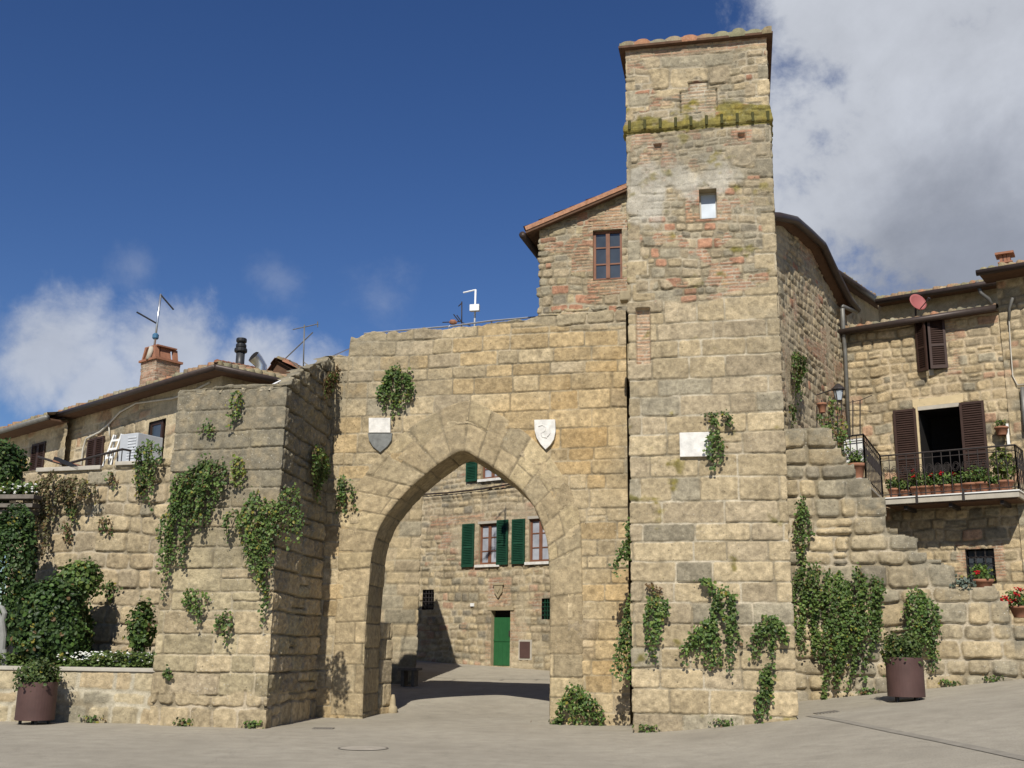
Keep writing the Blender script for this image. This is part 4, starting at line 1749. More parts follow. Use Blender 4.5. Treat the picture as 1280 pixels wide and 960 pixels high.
q = fh_hole(110, 129.5, 548, 590)
closed_shutter(FH, (q[0], q[1], zTer, q[3]), lhouse, 'shutter_brown')
dr = niche(FH, D3[0], D3[1], zTer + .02, D3[3], .25, 'door_recess', M['dark'], lhouse)
w_ = D3[1] - D3[0]
g = MB()
G2 = Face(FH.plan(D3[0], -.1), YH)
g.box(G2, 0, .07, zTer + .03, D3[3] - .01, 0, .05)
g.box(G2, w_ * .62, w_ * .62 + .09, zTer + .03, D3[3] - .01, 0, .05)
g.box(G2, .07, w_ * .62, D3[3] - .09, D3[3] - .01, 0, .05)
g.box(G2, .07, w_ * .62, zTer + .03, zTer + .25, 0, .05)
do = g.build('door', M['shutter_brown'], lhouse)
MB().box(G2, .06, w_ * .63, zTer + .2, D3[3] - .08, .015, .03).build('pane', M['glass'], do)
# chimney
cb = at(184, 470, 28.2)
FC = Face((cb.x, cb.y), 40)
zc0, zc1 = FC.uz(190, 492)[1] - .4, FC.uz(190, 450)[1]
cw_ = .37


def chim_pattern(u, z):
    return bricks(u, z, 231, [(3, (.36, .20, .13)), (2, (.40, .25, .17)), (1, (.30, .20, .14))])


pp = Path([FC.plan(-cw_, -2 * cw_), FC.plan(-cw_, 0), FC.plan(cw_, 0), FC.plan(cw_, -2 * cw_)], 1)
ch = relief_wall('chimney', pp, pp.u0, pp.u1, zc0, zc1, chim_pattern, du=.03, mat=M['rubble'], parent=rf1)
b = MB().box(FC, -cw_ - .05, cw_ + .05, zc1, zc1 + .06, -2 * cw_ - .05, .05)
zt_ = FC.uz(190, 433)[1]
for s_ in (-1, 1):     # leaning slabs and end pillars of the hood
    for hh in (-2 * cw_ + .05, -.12):
        b.hexa([FC.pt(s_ * (cw_ - .10), zc1 + .06, hh), FC.pt(s_ * (cw_ - .04), zc1 + .06, hh), FC.pt(s_ * (cw_ - .04), zc1 + .06, hh + .14), FC.pt(s_ * (cw_ - .10), zc1 + .06, hh + .14),
                FC.pt(s_ * (cw_ - .22), zt_, hh), FC.pt(s_ * (cw_ - .12), zt_, hh), FC.pt(s_ * (cw_ - .12), zt_, hh + .12), FC.pt(s_ * (cw_ - .22), zt_, hh + .12)])
for u_, w_u in ((-.30, .22), (.09, .21)):
    b.hexa([FC.pt(u_, zc1 + .062, -.08), FC.pt(u_ + w_u, zc1 + .062, -.08), FC.pt(u_ + w_u, zc1 + .062, -.02), FC.pt(u_, zc1 + .062, -.02),
            FC.pt(u_ * .8 + .02, zt_ - .002, -.14), FC.pt(u_ * .8 + w_u * .85, zt_ - .002, -.14), FC.pt(u_ * .8 + w_u * .85, zt_ - .002, -.09), FC.pt(u_ * .8 + .02, zt_ - .002, -.09)])
for s_ in (-1, 1):
    b.hexa([FC.pt(s_ * (cw_ - .115), zc1 + .062, -2 * cw_ + .25), FC.pt(s_ * (cw_ - .065), zc1 + .062, -2 * cw_ + .25), FC.pt(s_ * (cw_ - .065), zc1 + .062, -.16), FC.pt(s_ * (cw_ - .115), zc1 + .062, -.16),
            FC.pt(s_ * (cw_ - .22), zt_ - .002, -2 * cw_ + .25), FC.pt(s_ * (cw_ - .17), zt_ - .002, -2 * cw_ + .25), FC.pt(s_ * (cw_ - .17), zt_ - .002, -.2), FC.pt(s_ * (cw_ - .22), zt_ - .002, -.2)])
b.box(FC, -cw_ + .06, cw_ - .06, zt_ + .002, zt_ + .04, -2 * cw_ + .1, -.03)
b.build('hood', M['terracotta'], ch)
MB().tube([FC.pt(.02, zc1 + .03, .03), FC.pt(.02, zt_, -.05)], .075, 8).build('vent_pipe', M['conc'], ch, smooth=True)

# ---- cable along the house wall
b = MB()
cp = [(98, 612), (104, 560), (108, 548), (125, 540), (136, 530), (150, 515), (170, 504), (215, 498), (235, 492), (262, 478)]
b.tube([FH.px(x, y, .05) for x, y in cp], .028, 6)
b.tube([FH.px(136, 530, .05), FH.px(137, 545, .05)], .02, 6)
b.build('cable', M['cable'], lhouse, smooth=True)

# ---- the lower roofed house at the far left
lc = FH.pt(hl, 0)
FK = Face((lc.x, lc.y), YH)
zK = FK.uz(88, 513, .75)[1] - .05
lower = thing('far_house', FK.pt(-5, zTer), 'lower stone house at the left edge under a long tiled eave', 'house')
pk = Path([FK.plan(-14, .25), FK.plan(-1, .25), FK.plan(-.02, .25)], 1)
relief_wall('wall', pk, pk.u0, pk.u1, zTer - .3, zK + .05, lhouse_pattern, du=.05, mat=M['rubble'], parent=lower)
rfk = tile_roof('roof', FK.pt(-14, zK + .05, .8), FK.pt(-.02, zK + .05, .8), (inw + Vector((0, 0, SL))) * 3.0, lower, seed=233)
MB().box(FK, -14, -.02, zK - .05, zK - .002, .2, .78).build('soffit', M['soffit'], lower)
MB().tube([FK.pt(-14, zK, .86), FK.pt(.05, zK, .86)], .075, 8).build('gutter', M['pipe'], rfk, smooth=True)
MB().tube([FK.px(28, 575, .35), FK.px(28, 600, .35) + Vector((0, 0, -.4))], .045, 8).build('downpipe', M['gutter'], lower, smooth=True)

qa, qz1 = FK.uz(41, 556, .28)
qb, _ = FK.uz(57, 556, .28)
closed_shutter(FK, (qa, qb, FK.uz(48, 613, .28)[1], qz1), lower, 'shutter_brown', .262)
# ---- what stands on the terrace
YT = 25.0
# grey cabinet
a = at(161, 560, 24.6)
FA = Face((a.x, a.y), 30)
x0, x1 = FA.uz(149, 560)[0], FA.uz(171, 560)[0]
z1 = FA.uz(160, 542)[1]
cab = thing('storage_cabinet', FA.pt((x0 + x1) / 2, zTer), 'light grey louvred cabinet standing on the terrace by the brown door', 'cabinet')
b = MB().box(FA, x0, x1, zTer, z1, -.75, 0)
b.build('body', M['grey_plastic'], cab, bevel=.02)
b = MB()
for k in range(14):
    zz = zTer + .3 + (z1 - zTer - .4) * k / 13
    b.box(FA, x0 + (x1 - x0) * .48, x1 - .04, zz - .018, zz + .018, .002, .014)
b.build('louvres', plain('pale_grey_louvre', (.56, .58, .60), .5), cab)
# folded ladder
a = at(141, 565, 24.9)
FA2 = Face((a.x, a.y), 30)
lad = MB()
z0, z1 = zTer, FA2.uz(141, 543)[1]
for s_ in (-.20, .06):
    for dd in (0, .12):
        lad.bar(FA2.pt(s_ - .12 + dd * .2, z0, .15 - dd * 1.6), FA2.pt(s_ + .12, z1, -.05 - dd * .5), .05, .03)
for k in range(6):
    t = (k + .7) / 6.4
    lad.bar(FA2.pt(-.32 + .24 * t, z0 + (z1 - z0) * t, .15 - .2 * t), FA2.pt(-.06 + .24 * t, z0 + (z1 - z0) * t, .15 - .2 * t), .03, .05)
o = lad.build('folding_ladder', M['white'])
tag(o, 'white folding ladder leaning beside the grey cabinet', 'ladder')
# railing on the terrace edge
b = MB()
P1, P2 = FL.px(86, 579, -.3), FL.px(153, 561.5, -.3)
P3 = FL.px(163, 563.5, -.75)
b.tube([P1, P2, P3], .028, 7)
for t in (.35, .5, .6, .68, .76, .84, .92, 1.0):
    q = P1.lerp(P2, t)
    b.tube([q, Vector((q.x, q.y, zTer))], .012, 5)
b.tube([P3, Vector((P3.x, P3.y, zTer))], .016, 5)
b.build('terrace_railing', M['iron'])
tag(bpy.data.objects['terrace_railing'], 'thin black railing slanting along the edge of the left terrace', 'railing')
b = MB()
b.tube([FL.px(48, 571, -1.6), FL.px(77, 580, -1.4)], .03, 6)
b.build('handrail', M['iron'])
tag(bpy.data.objects['handrail'], 'short dark handrail in front of the leftmost closed shutter', 'railing')
# tilted clay-covered lid with a dark beam
b = MB()
P1, P2 = FL.px(69.5, 573, .0), FL.px(100, 586, .0)
b.bar(P1, P2, .12, .07)
o = b.build('leaning_beam', M['black'])
tag(o, 'dark beam leaning on the terrace coping below the closed shutter', 'beam')
b = MB()
P1, P2 = FL.px(80, 578, -.5), FL.px(111, 586, -.5)
b.bar(P1, P2, .7, .06)
o = b.build('tilted_board', M['terracotta'])
tag(o, 'tilted orange board on the terrace behind the leaning beam', 'board')

# ---- pergola beams at the far left
a = at(0, 626, 22.6)
FP = Face((a.x, a.y), 8)
per = thing('pergola', FP.pt(0, gwt), 'grey timber pergola edge cut by the left border above the ivy', 'pergola')
for k, (y, dy) in enumerate(((618, 5), (628, 4), (636, 4))):
    u1, z1 = FP.uz(43 - 5 * k, y)
    u0 = u1 - 4
    MB().box(FP, u0, u1, z1 - .09, z1, -.3 - .1 * k, .02 - .1 * k).build('beam', M['wood'], per, bevel=.01)
MB().box(FP, -2.0, -1.88, gwt, FP.uz(0, 640)[1], -.3, -.18).build('post', M['wood'], per)

# ---- roof things above the bastion
def pole_antenna(label, base, top, arms, r=.022, mat='galv', extra=None):
    o = thing('tv_antenna', base, label, 'antenna', 'rooftop antennas')
    MB().tube([base, top], r, 6).build('mast', M[mat], o, smooth=True)
    for a, c_ in arms:
        MB().tube([a, c_], r * .8, 5).build('arm', M['black' if mat == 'galv' else mat], o)
    return o


Y = 28.0
Y = FC.pt(.05, zt_, -.1).y
mb0, mb1 = FC.pt(.05, zt_ + .03, -.1), at(201, 367.5, Y)
ml, mu = mb0.lerp(mb1, .43), mb0.lerp(mb1, .985)
ant = pole_antenna('striped television mast with two dark arms on the brick chimney', mb0, mb1, [(ml + at(170, 394, Y) - at(195.5, 408.5, Y), ml), (mu, mu + at(216, 387.5, Y) - at(200, 369, Y))], .03)
MB().lathe(mb0.lerp(mb1, .17) - Vector((0, 0, .05)), [(.06, 0), (.085, .03), (.085, .12), (.05, .16)], 12).build('amplifier', M['blue'], ant)
Y = 27.0
pole_antenna('thin grey antenna mast standing above the bastion rail', at(379, 466, Y), at(380.5, 406, Y), [(at(366, 412, Y), at(398, 405, Y)), (at(397, 402, Y), at(397.2, 409, Y)), (at(362, 450, Y), at(374, 460, Y)), (at(391, 461, Y), at(379, 452, Y))], .018, 'pipe')
Y = 30.0
an = pole_antenna('tall white mast with a small white box above the gate wall', at(593, 416, Y), at(594.5, 362, Y), [(at(579, 366, Y), at(594, 362.5, Y))], .03, 'white')
MB().box(Face(at(594, 387, Y - .1).xy, 12), -.14, .14, at(594, 391, Y).z, at(594, 383, Y).z, -.02, .12).build('box', M['white'], an, bevel=.01)
an = pole_antenna('dark slim mast with crossed rods beside the white mast', at(577, 414, Y), at(577.3, 377, Y), [(at(573, 383, Y), at(577, 379, Y)), (at(553, 403, Y), at(577, 402, Y)), (at(567, 393, Y), at(574, 402, Y)), (at(571, 394, Y), at(576, 401, Y)), (at(577, 403, Y), at(588, 407, Y))], .02, 'iron')
b = MB()
p = at(566, 403.5, Y)
b.tube([p + Vector((-.1, 0, 0)), p + Vector((-.05, 0, .02)), p + Vector((.05, 0, .02)), p + Vector((.12, 0, 0))], [.03, .08, .08, .03], 8)
b.build('dipole_box', M['terracotta'], an)
# flues on the hipped roof
p = at(300, 452, 27.5)
q = at(301.5, 425, 27.5)
fl_ = thing('flue_pipe', p, 'black stove flue with a louvred cap on the tiled roof', 'flue pipe')
dz = q.z - p.z
MB().lathe(p - Vector((0, 0, .4)), [(.115, 0), (.115, .4 + dz * .42)], 14).build('pipe', plain('dark_flue_metal', (.06, .06, .062), .45, .4), fl_, smooth=True)
cap = MB()
for z_, r_ in ((.42, .17), (.62, .14), (.88, .14)):
    cap.lathe(p + Vector((0, 0, dz * z_)), [(r_ * .9, 0), (r_, .03), (r_, .08), (r_ * .9, .11)], 14)
cap.lathe(p + Vector((0, 0, dz * .42)), [(.09, 0), (.09, dz * .55)], 12)
cap.build('cap', M['black'], fl_)
p, q = at(326, 463, 27.0), at(325, 447, 27.0)
f2 = thing('flue_pipe', p, 'short shiny steel flue with an angled mouth on the tiled roof', 'flue pipe')
b = MB()
b.tube([p - Vector((0, 0, .4)), p + Vector((0, 0, .12)), q + Vector((-.06, -.05, -.08)), q + Vector((-.14, -.12, 0))], [.15, .15, .16, .17], 14, cap=False)
b.build('pipe', M['galv'], f2, smooth=True)
MB().tube([q + Vector((-.135, -.115, -.005)), q + Vector((-.145, -.125, .003))], [.15, .15], 14).build('mouth', M['dark'], f2)
# small tiled roof peeping over the bastion
a = at(352, 480, 29.0)
FD = Face((a.x, a.y), 20)
u0, zz0 = FD.uz(333, 470)
u1, zz1 = FD.uz(378, 470)
um, zm = FD.uz(347, 449)
dorm = thing('roof_turret', FD.pt(um, zTer), 'small dark tiled gable peeping over the bastion rail', 'building')
MB().box(FD, u0 + .25, u1 - .2, zTer, zz0 + .05, -2, -.4).build('wall', M['soffit'], dorm)
tile_roof('roof', FD.pt(u0, zz0, .1), FD.pt(u0, zz0, -2.4), FD.pt(um, zm, 0) - FD.pt(u0, zz0, 0), dorm, seed=235, pal=[(1, (.26, .12, .075)), (1, (.2, .11, .07))])
tile_roof('roof', FD.pt(u1, zz0, -2.4), FD.pt(u1, zz0, .1), FD.pt(um, zm, 0) - FD.pt(u1, zz0, 0), dorm, seed=236, pal=[(1, (.26, .12, .075)), (1, (.2, .11, .07))])
MB().prism(FD, [(u0 + .05, zz0), (u1 - .05, zz0), (um, zm - .02)], -.1, .0).build('gable', M['soffit'], dorm)
MB().tube([FD.pt(um + .05, zm, -.2), FD.pt(um + .95, zm + .75, -.2)], .018, 5).build('rod', M['pipe'], dorm)
# rails along the wall tops
b = MB()
P = [at(320, 491, 21.5), at(378, 463, 21.9), at(411, 447, 22.9)]
b.tube(P[:2], .022, 6)
b.tube([P[1], P[2], at(436, 436, 23.6)], .014, 5)
for t in (.0, .45, .95):
    q = P[0].lerp(P[1], t)
    b.tube([q, q - Vector((0, 0, .55))], .018, 5)
o = b.build('bastion_rail', M['galv'])
tag(o, 'pale metal stair rail climbing the top of the bastion', 'railing')
b = MB()
b.bar(at(365.5, 462, 22.2), at(364.5, 494, 22.2), .09, .05)
b.bar(at(370.5, 474, 22.2), at(369.5, 494, 22.2), .07, .05)
o = b.build('rail_posts', M['black'])
tag(o, 'pair of short black posts beside the bastion rail', 'post')
b = MB()
Yr = [23.4, 23.3, 23.1, 22.9]
P = [at(455, 417, 23.5), at(560, 408, 23.3), at(614, 401, 23.2), at(672, 396, 23.1)]
b.tube(P, .02, 6)
for x, y0, y1 in ((486, 414, 424), (561, 408, 418), (614.5, 401, 412)):
    q = at(x, y0, 23.25)
    b.tube([q, q - Vector((0, 0, .5))], .018, 5)
o = b.build('wall_top_rail', M['galv'])
tag(o, 'thin white tube rail along the top of the gate wall', 'railing')

# ================================================================== THROUGH THE ARCH
FC2 = Face(at(525, 700, 30).xy, 12)
zC = 6.4
tbp = Vector((math.sin(R(-8)), math.cos(R(-8))))


def pier_pattern(u, z):
    d, s = ashlar(u, z, 241, (.28, .45), (.4, .9), .03, .04, .1)
    h, c = dress(u, z, d, s, 242, [(3, TAN), (2, TAN2), (1, GRY)], joint=.02, depth=.02, dome=.01, mortar=(.42, .36, .25))
    return h, weather(c, u, z, 243, .3)


pier = thing('lane_house', FC2.pt(-2, 0, -1), 'plain stone house corner seen inside the arch on the left', 'house')
pc_ = FC2.plan(0)
pth = Path([FC2.plan(-3.2), pc_, (pc_[0] + tbp.x * 4.2, pc_[1] + tbp.y * 4.2)], 1)
relief_wall('wall', pth, pth.u0, pth.u1, -.2, zC, pier_pattern, du=.04, mat=M['ashlar'], parent=pier)
pq = [FC2.pt(-3.2, zC, 0), FC2.pt(0, zC, 0), Vector((pc_[0] + tbp.x * 4.2, pc_[1] + tbp.y * 4.2, zC)), FC2.pt(-3.2, zC, -4.2)]
MB().poly(pq).build('roof', M['conc'], pier)
MB().poly([pq[2], pq[3], pq[3] - Vector((0, 0, zC)), pq[2] - Vector((0, 0, zC))]).build('rear_wall', M['reveal'], pier)

FB = Face(at(613, 800, 36.5).xy, 38)
def fb_hole(x0, x1, y0, y1, F=FB):
    u0, u1 = F.uz(x0, (y0 + y1) / 2)[0], F.uz(x1, (y0 + y1) / 2)[0]
    return u0, u1, F.uz((x0 + x1) / 2, y1)[1], F.uz((x0 + x1) / 2, y0)[1]


W1 = fb_hole(598.5, 622, 654.5, 705.5)
W2 = fb_hole(661, 687, 648, 702)
W3 = fb_hole(602, 627, 560, 598)
DR = fb_hole(613.5, 637.5, 763, 832.5)
G1 = fb_hole(528, 542, 737, 762)
G2_ = fb_hole(677, 690, 748, 774)


def lane_pattern(u, z):
    d, s = coursed(u, z, 251, .31, .22, .06)
    h, c = dress(u, z, d, s, 252, [(4, TAN), (3, TAN2), (1.2, GRY), (.6, (.38, .25, .165)), (.7, DGR), (1, OCH)], joint=.05, depth=.02, dome=.02, off=.015, mortar=(.45, .38, .26), edge=.05)
    hb, cb = bricks(u, z, 253)
    t = sst(.15, .2, fbm(u * 1.0, z * 1.8, 254, 3)) * .7
    h, c = blend(h, c, hb, cb, t)
    zz = FB.uz(610, 625)[1]
    t = sst(.35, .0, np.abs(z - zz + .62)) * sst(-.05, .1, fbm(u * 1.2, z * 3, 255, 3)) * .9
    h, c = blend(h, c, hb, cb, t)
    for q, g in ((DR, .22), (W1, .16), (W2, .16)):
        t = rect(u, z, q[0] - g, q[1] + g, q[2], q[3] + .25, .04) * sst(-.12, .0, fbm(u * 2, z * 3, 256, 2))
        h, c = blend(h, c, hb, cb, t * .6)
    pq_ = fb_hole(610, 638, 722, 758)
    t = rect(u, z, pq_[0], pq_[1], pq_[2], pq_[3], .05)
    h, c = blend(h, c, hb, cb * np.array((1.05, 1.1, 1.15)), t * .75)
    pc = np.array((.44, .37, .25)) * (1 + .5 * fbm(u * 2, z * 2, 257, 4))[:, None]
    t = (1 - t) * sst(.06, .2, fbm(u * .8 + 4, z * .8, 258, 4)) * .7
    h, c = blend(h, c, h * .3 + .01, pc, t)
    zl = FB.uz(600, 616)[1]
    t = sst(.07, .04, np.abs(z - zl))
    return h + .05 * t, c


lane = thing('green_shuttered_house', FB.pt(1, .8), 'stone house across the lane with green shutters and a green door', 'house')
pb = Path([FB.plan(-7), FB.plan(0), FB.plan(7)], 1)
zBt = 9.6
relief_wall('wall', pb, -7, 7, .2, zBt, lane_pattern, holes=[W1, W2, W3, DR, G1, G2_], du=.04, mat=M['rubble'], parent=lane)
for W in (W1, W2, W3):
    wo = window(FB, *W, lane, rows=3, depth=.14, fw=.075, frame='frame_brown', glass='glass_curtain')
    MB().box(FB, W[0] - .12, W[1] + .12, W[2] - .09, W[2] - .003, -.12, .07).build('sill', M['marble'], wo)
    MB().box(FB, W[0] - .05, W[1] + .05, W[3] + .003, W[3] + .09, -.1, .012).build('lintel', M['conc'], wo)
for q in (fb_hole(578.7, 593.5, 655, 709), fb_hole(622, 636, 650, 706), fb_hole(641, 657, 649, 705), fb_hole(584, 597.5, 560, 602)):
    shutter(FB, q[0], q[1], q[2], q[3], lane, 'shutter_green', .03)
q = W3
shutter(FB, q[1] + .04, q[1] + .5, q[2] - .1, q[3], lane, 'shutter_green', .03)
q = W2
shutter(FB, q[1] + .02, q[1] + .5, q[2] - .1, q[3], lane, 'shutter_green', .03)
niche(FB, *DR, .28, 'door_reveal', M['reveal'], lane)
dw_ = DR[3] - .22
dd = MB().box(FB, DR[0] + .02, DR[1] - .02, DR[2], dw_, -.2, -.14)
for k in range(4):
    x = DR[0] + .04 + (DR[1] - DR[0] - .08) * (k + .5) / 4
    dd.box(FB, x - (DR[1] - DR[0]) * .11, x + (DR[1] - DR[0]) * .11, DR[2] + .02, dw_ - .01, -.14, -.128)
zz = DR[2] + (dw_ - DR[2]) * .52
dd.box(FB, DR[0] + .03, DR[1] - .03, zz - .03, zz + .03, -.128, -.11)
do = dd.build('door', M['door_green'], lane)
MB().box(FB, DR[1] - .13, DR[1] - .09, DR[2] + .95, DR[2] + 1.12, -.128, -.09).build('handle', M['iron'], do)
MB().box(FB, DR[0] + .02, DR[1] - .02, dw_ + .004, DR[3] - .01, -.22, -.2).build('transom', M['dark'], lane)
MB().box(FB, DR[0] - .14, DR[1] + .14, DR[3] + .003, DR[3] + .12, -.2, .03).build('door_lintel', M['reveal'], lane)
for q, mt in ((G1, 'iron'), (G2_, 'shutter_green')):
    n = niche(FB, *q, .25, 'barred_window', M['dark'], lane)
    g = MB()
    for k in range(1, 4):
        u = q[0] + (q[1] - q[0]) * k / 4
        g.box(FB, u - .014, u + .014, q[2], q[3], -.06, -.035)
    for k in range(1, 5):
        z = q[2] + (q[3] - q[2]) * k / 5
        g.box(FB, q[0], q[1], z - .012, z + .012, -.034, -.012)
    g.build('bars', M[mt], n)
# carved crest in a brick frame over the door
q2 = fb_hole(617.5, 630.5, 729, 748)
cr = MB()
uc, w2 = (q2[0] + q2[1]) / 2, (q2[1] - q2[0]) / 2
cr.prism(FB, [(uc - w2 * .8, q2[3] - .08), (uc + w2 * .8, q2[3] - .08), (uc + w2 * .75, q2[2] + .2), (uc, q2[2]), (uc - w2 * .75, q2[2] + .2)], .02, .07)
cr.box(FB, uc - w2, uc + w2, q2[3] - .07, q2[3], .02, .09)
cr.prism(FB, [(uc - w2 * .4, q2[3] - .18), (uc + w2 * .4, q2[3] - .18), (uc + w2 * .3, q2[2] + .26), (uc, q2[2] + .16), (uc - w2 * .3, q2[2] + .26)], .07, .10)
cr.build('carved_crest', M['reveal'], lane, bevel=.012)
q = fb_hole(650.5, 663, 802, 822.5)
mb_ = thing('meter_box', FB.pt((q[0] + q[1]) / 2, q[2], .02), 'rusty red meter hatch in a pale frame right of the green door', 'meter box')
MB().box(FB, q[0] - .06, q[1] + .06, q[2] - .06, q[3] + .06, -.01, .022).build('frame', M['conc'], mb_)
MB().box(FB, *q, .02, .045).build('door', M['rust'], mb_)
q = fb_hole(588.5, 593, 754, 758)
o = MB().box(FB, *q, .0, .035).build('house_plate', M['white'])
tag(o, 'tiny white plate on the wall left of the green door', 'plate')
b = MB()
b.tube([FB.px(x, y, .08) for x, y in ((520, 618.5), (560, 616), (600, 611.5), (645, 604))], .03, 6)
b.build('cable', M['gutter'], lane)
rfB = tile_roof('roof', FB.pt(-7.2, zBt, .45), FB.pt(7.2, zBt, .45), (-FB.n + Vector((0, 0, .3))) * 4.5, lane, seed=259, per=.3, row=.5)
# bench in the shade and a stone post at the jamb
p = FC2.pt(FC2.uz(507, 845, .75)[0], 0, .75)
p.z = float(gz(p.x, p.y))
bt = thing('wooden_table', p, 'low dark table standing in the shade inside the gate', 'table')
FT2 = Face((p.x, p.y), 10)
u0, u1 = FT2.uz(497, 830)[0], FT2.uz(521, 830)[0]
zt_2 = p.z + .48
MB().box(FT2, u0, u1, zt_2 - .07, zt_2, -.6, .0).build('tabletop', M['wood'], bt, bevel=.01)
for s_ in (u0 + .08, u1 - .16):
    MB().box(FT2, s_, s_ + .08, p.z - .05, zt_2 - .07, -.5, -.08).build('leg', M['wood'], bt)
p = at(490.5, 890, FG.pt(FG.uz(488, 880)[0], 0, -GATE_T).y + .12)
p.z = float(gz(p.x, p.y))
hgt = at(489, 868, p.y).z - p.z
b = MB().lathe(p - Vector((0, 0, .1)), [(.11, 0), (.11, hgt * .5), (.085, hgt * .62), (.065, hgt * .66), (.06, hgt * .98), (.03, hgt + .1)], 14)
o = b.build('guard_stone', M['reveal'], bevel=.0, smooth=True)
tag(o, 'small pale guard stone at the inner foot of the left jamb', 'guard stone')

# ================================================================== RIGHT: stepped wall, houses, balcony
FW = Face(at(997, 700, 22.6).xy, 15)
W_PX = [(960, 520), (985, 520), (986, 536), (1030, 537), (1031, 551), (1041, 553), (1043, 568), (1052, 570), (1054, 587), (1068, 590), (1070, 603), (1086, 606), (1088, 618),
        (1100, 620), (1102, 637), (1121, 640), (1123, 660), (1137, 664), (1139, 689), (1166, 692), (1168, 706), (1178, 708), (1180, 722), (1196, 727), (1198, 737),
        (1228, 735), (1230, 741), (1246, 744), (1248, 756), (1264, 764), (1266, 776), (1300, 782), (1420, 812)]
wt = interp_px(FW, W_PX)
wu0, wu1 = FW.uz(975, 700)[0], FW.uz(1420, 830)[0]


def steps_pattern(u, z):
    d, s = coursed(u, z, 301, .50, .34, .10, .06)
    h, c = dress(u, z, d, s, 302, [(4, TAN), (3, (.35, .29, .19)), (2, GRY), (1, OCH), (.7, DGR)], joint=.035, depth=.04, dome=.06, off=.022, mortar=(.43, .37, .27), edge=.06)
    a = .05 + .65 * sst(1.1, .2, wt(u) - z) + .22 * sst(3.5, 7, u)
    return h, weather(c, u, z, 303, a, (.23, .205, .15), .9), s


def build_steps():
    """whole stones only: the stepped outline is made by leaving out the stones above it"""
    import bmesh as _b
    pth = Path.on(FW, wu0, wu1)
    U, Z = np.arange(wu0, wu1, .024), np.arange(-.3, float(wt(wu0)) + .35, .024)
    uu, zz = np.meshgrid(U, Z)
    u, z = uu.ravel(), zz.ravel()
    h, c, sid = steps_pattern(u, z)
    ids, inv = np.unique(sid, return_inverse=True)
    cnt = np.bincount(inv)
    mu, mz = np.bincount(inv, u) / cnt, np.bincount(inv, z) / cnt
    ok = (mz < wt(mu) + .10)[inv]
    cut = z > wt(u) + .30
    ok = (ok & ~cut) | (z < wt(u) - .34)
    ok = ok.reshape(zz.shape)
    keep = ok[:-1, :-1] & ok[1:, 1:] & ok[:-1, 1:] & ok[1:, :-1]
    p, n = pth.at(u)
    V = np.column_stack([p[:, 0] + n[:, 0] * h, p[:, 1] + n[:, 1] * h, z])
    me = np_mesh('masonry', V, grid_faces(len(U), len(Z), keep), np.clip(c, .01, 1))
    bm = _b.new()
    bm.from_mesh(me)
    _b.ops.delete(bm, geom=[v for v in bm.verts if not v.link_faces], context='VERTS')
    ed = [e_ for e_ in bm.edges if len(e_.link_faces) == 1 and min(v.co.z for v in e_.verts) > -.25]
    r = _b.ops.extrude_edge_only(bm, edges=ed)
    for v in r['geom']:
        if isinstance(v, _b.types.BMVert):
            v.co -= FW.n * .75
    for f in bm.faces:
        f.smooth = True
    for e_ in ed:
        e_.smooth = False
    bm.to_mesh(me)
    bm.free()
    link('masonry', me, M['greystone'], swall)


swall = thing('stepped_wall', FW.pt(2, 0), 'big rounded block wall stepping down from the tower to the right edge', 'wall')
build_steps()

# ---- right house with the balcony
FR2 = Face(at(1056, 500, 28.0).xy, 35)
uR = FR2.uz(1264, 560)[0]


def r_hole(x0, x1, y0, y1, h=0.0):
    xm, ym = (x0 + x1) / 2, (y0 + y1) / 2
    return FR2.uz(x0, ym, h)[0], FR2.uz(x1, ym, h)[0], FR2.uz(xm, y1, h)[1], FR2.uz(xm, y0, h)[1]


BD = 1.0
zSlab = .5 * (FR2.uz(1104, 624.5, BD)[1] + FR2.uz(1272, 609.5, BD)[1])
bu0, bu1 = FR2.uz(1103.5, 625, BD)[0], FR2.uz(1273, 609, BD)[0]
RDR = r_hole(1151, 1203.5, 511, 606)
RDR = (RDR[0], RDR[1], zSlab + .01, .5 * (FR2.uz(1150, 514.5)[1] + FR2.uz(1204, 506.5)[1]))
RW = r_hole(1150, 1177, 400, 462)
RB = r_hole(1208, 1244, 686, 728.5)
zRE = .5 * (FR2.uz(1056, 419, .27)[1] + FR2.uz(1264, 377, .27)[1])
PAL_R2 = [(5, (.43, .335, .20)), (3, TAN), (2, TAN2), (1, GRY), (1, (.39, .25, .16)), (.5, DGR), (1, OCH)]


def rhouse_pattern(u, z):
    d, s = coursed(u, z, 311, .34, .24, .07)
    h, c = dress(u, z, d, s, 312, PAL_R2, joint=.045, depth=.018, dome=.016, off=.012, mortar=(.47, .38, .25), edge=.05)
    hb, cb = bricks(u, z, 313)
    t = np.maximum(rect(u, z, RB[0] - .22, RB[1] + .22, RB[2] - .05, RB[3] + .16, .04), .7 * rect(u, z, RW[1] + .02, RW[1] + .4, RW[2] - .2, RW[3], .08)) * sst(-.16, -.04, fbm(u * 2.5, z * 3, 314, 2))
    h, c = blend(h, c, hb, cb, t * .85)
    pc = np.array((.48, .385, .25)) * (1 + .4 * fbm(u * 2, z * 2, 315, 4))[:, None]
    t = sst(.10, .25, fbm(u * .9, z * .9, 316, 4)) * .6
    return blend(h, c, h * .3 + .01, pc, t)


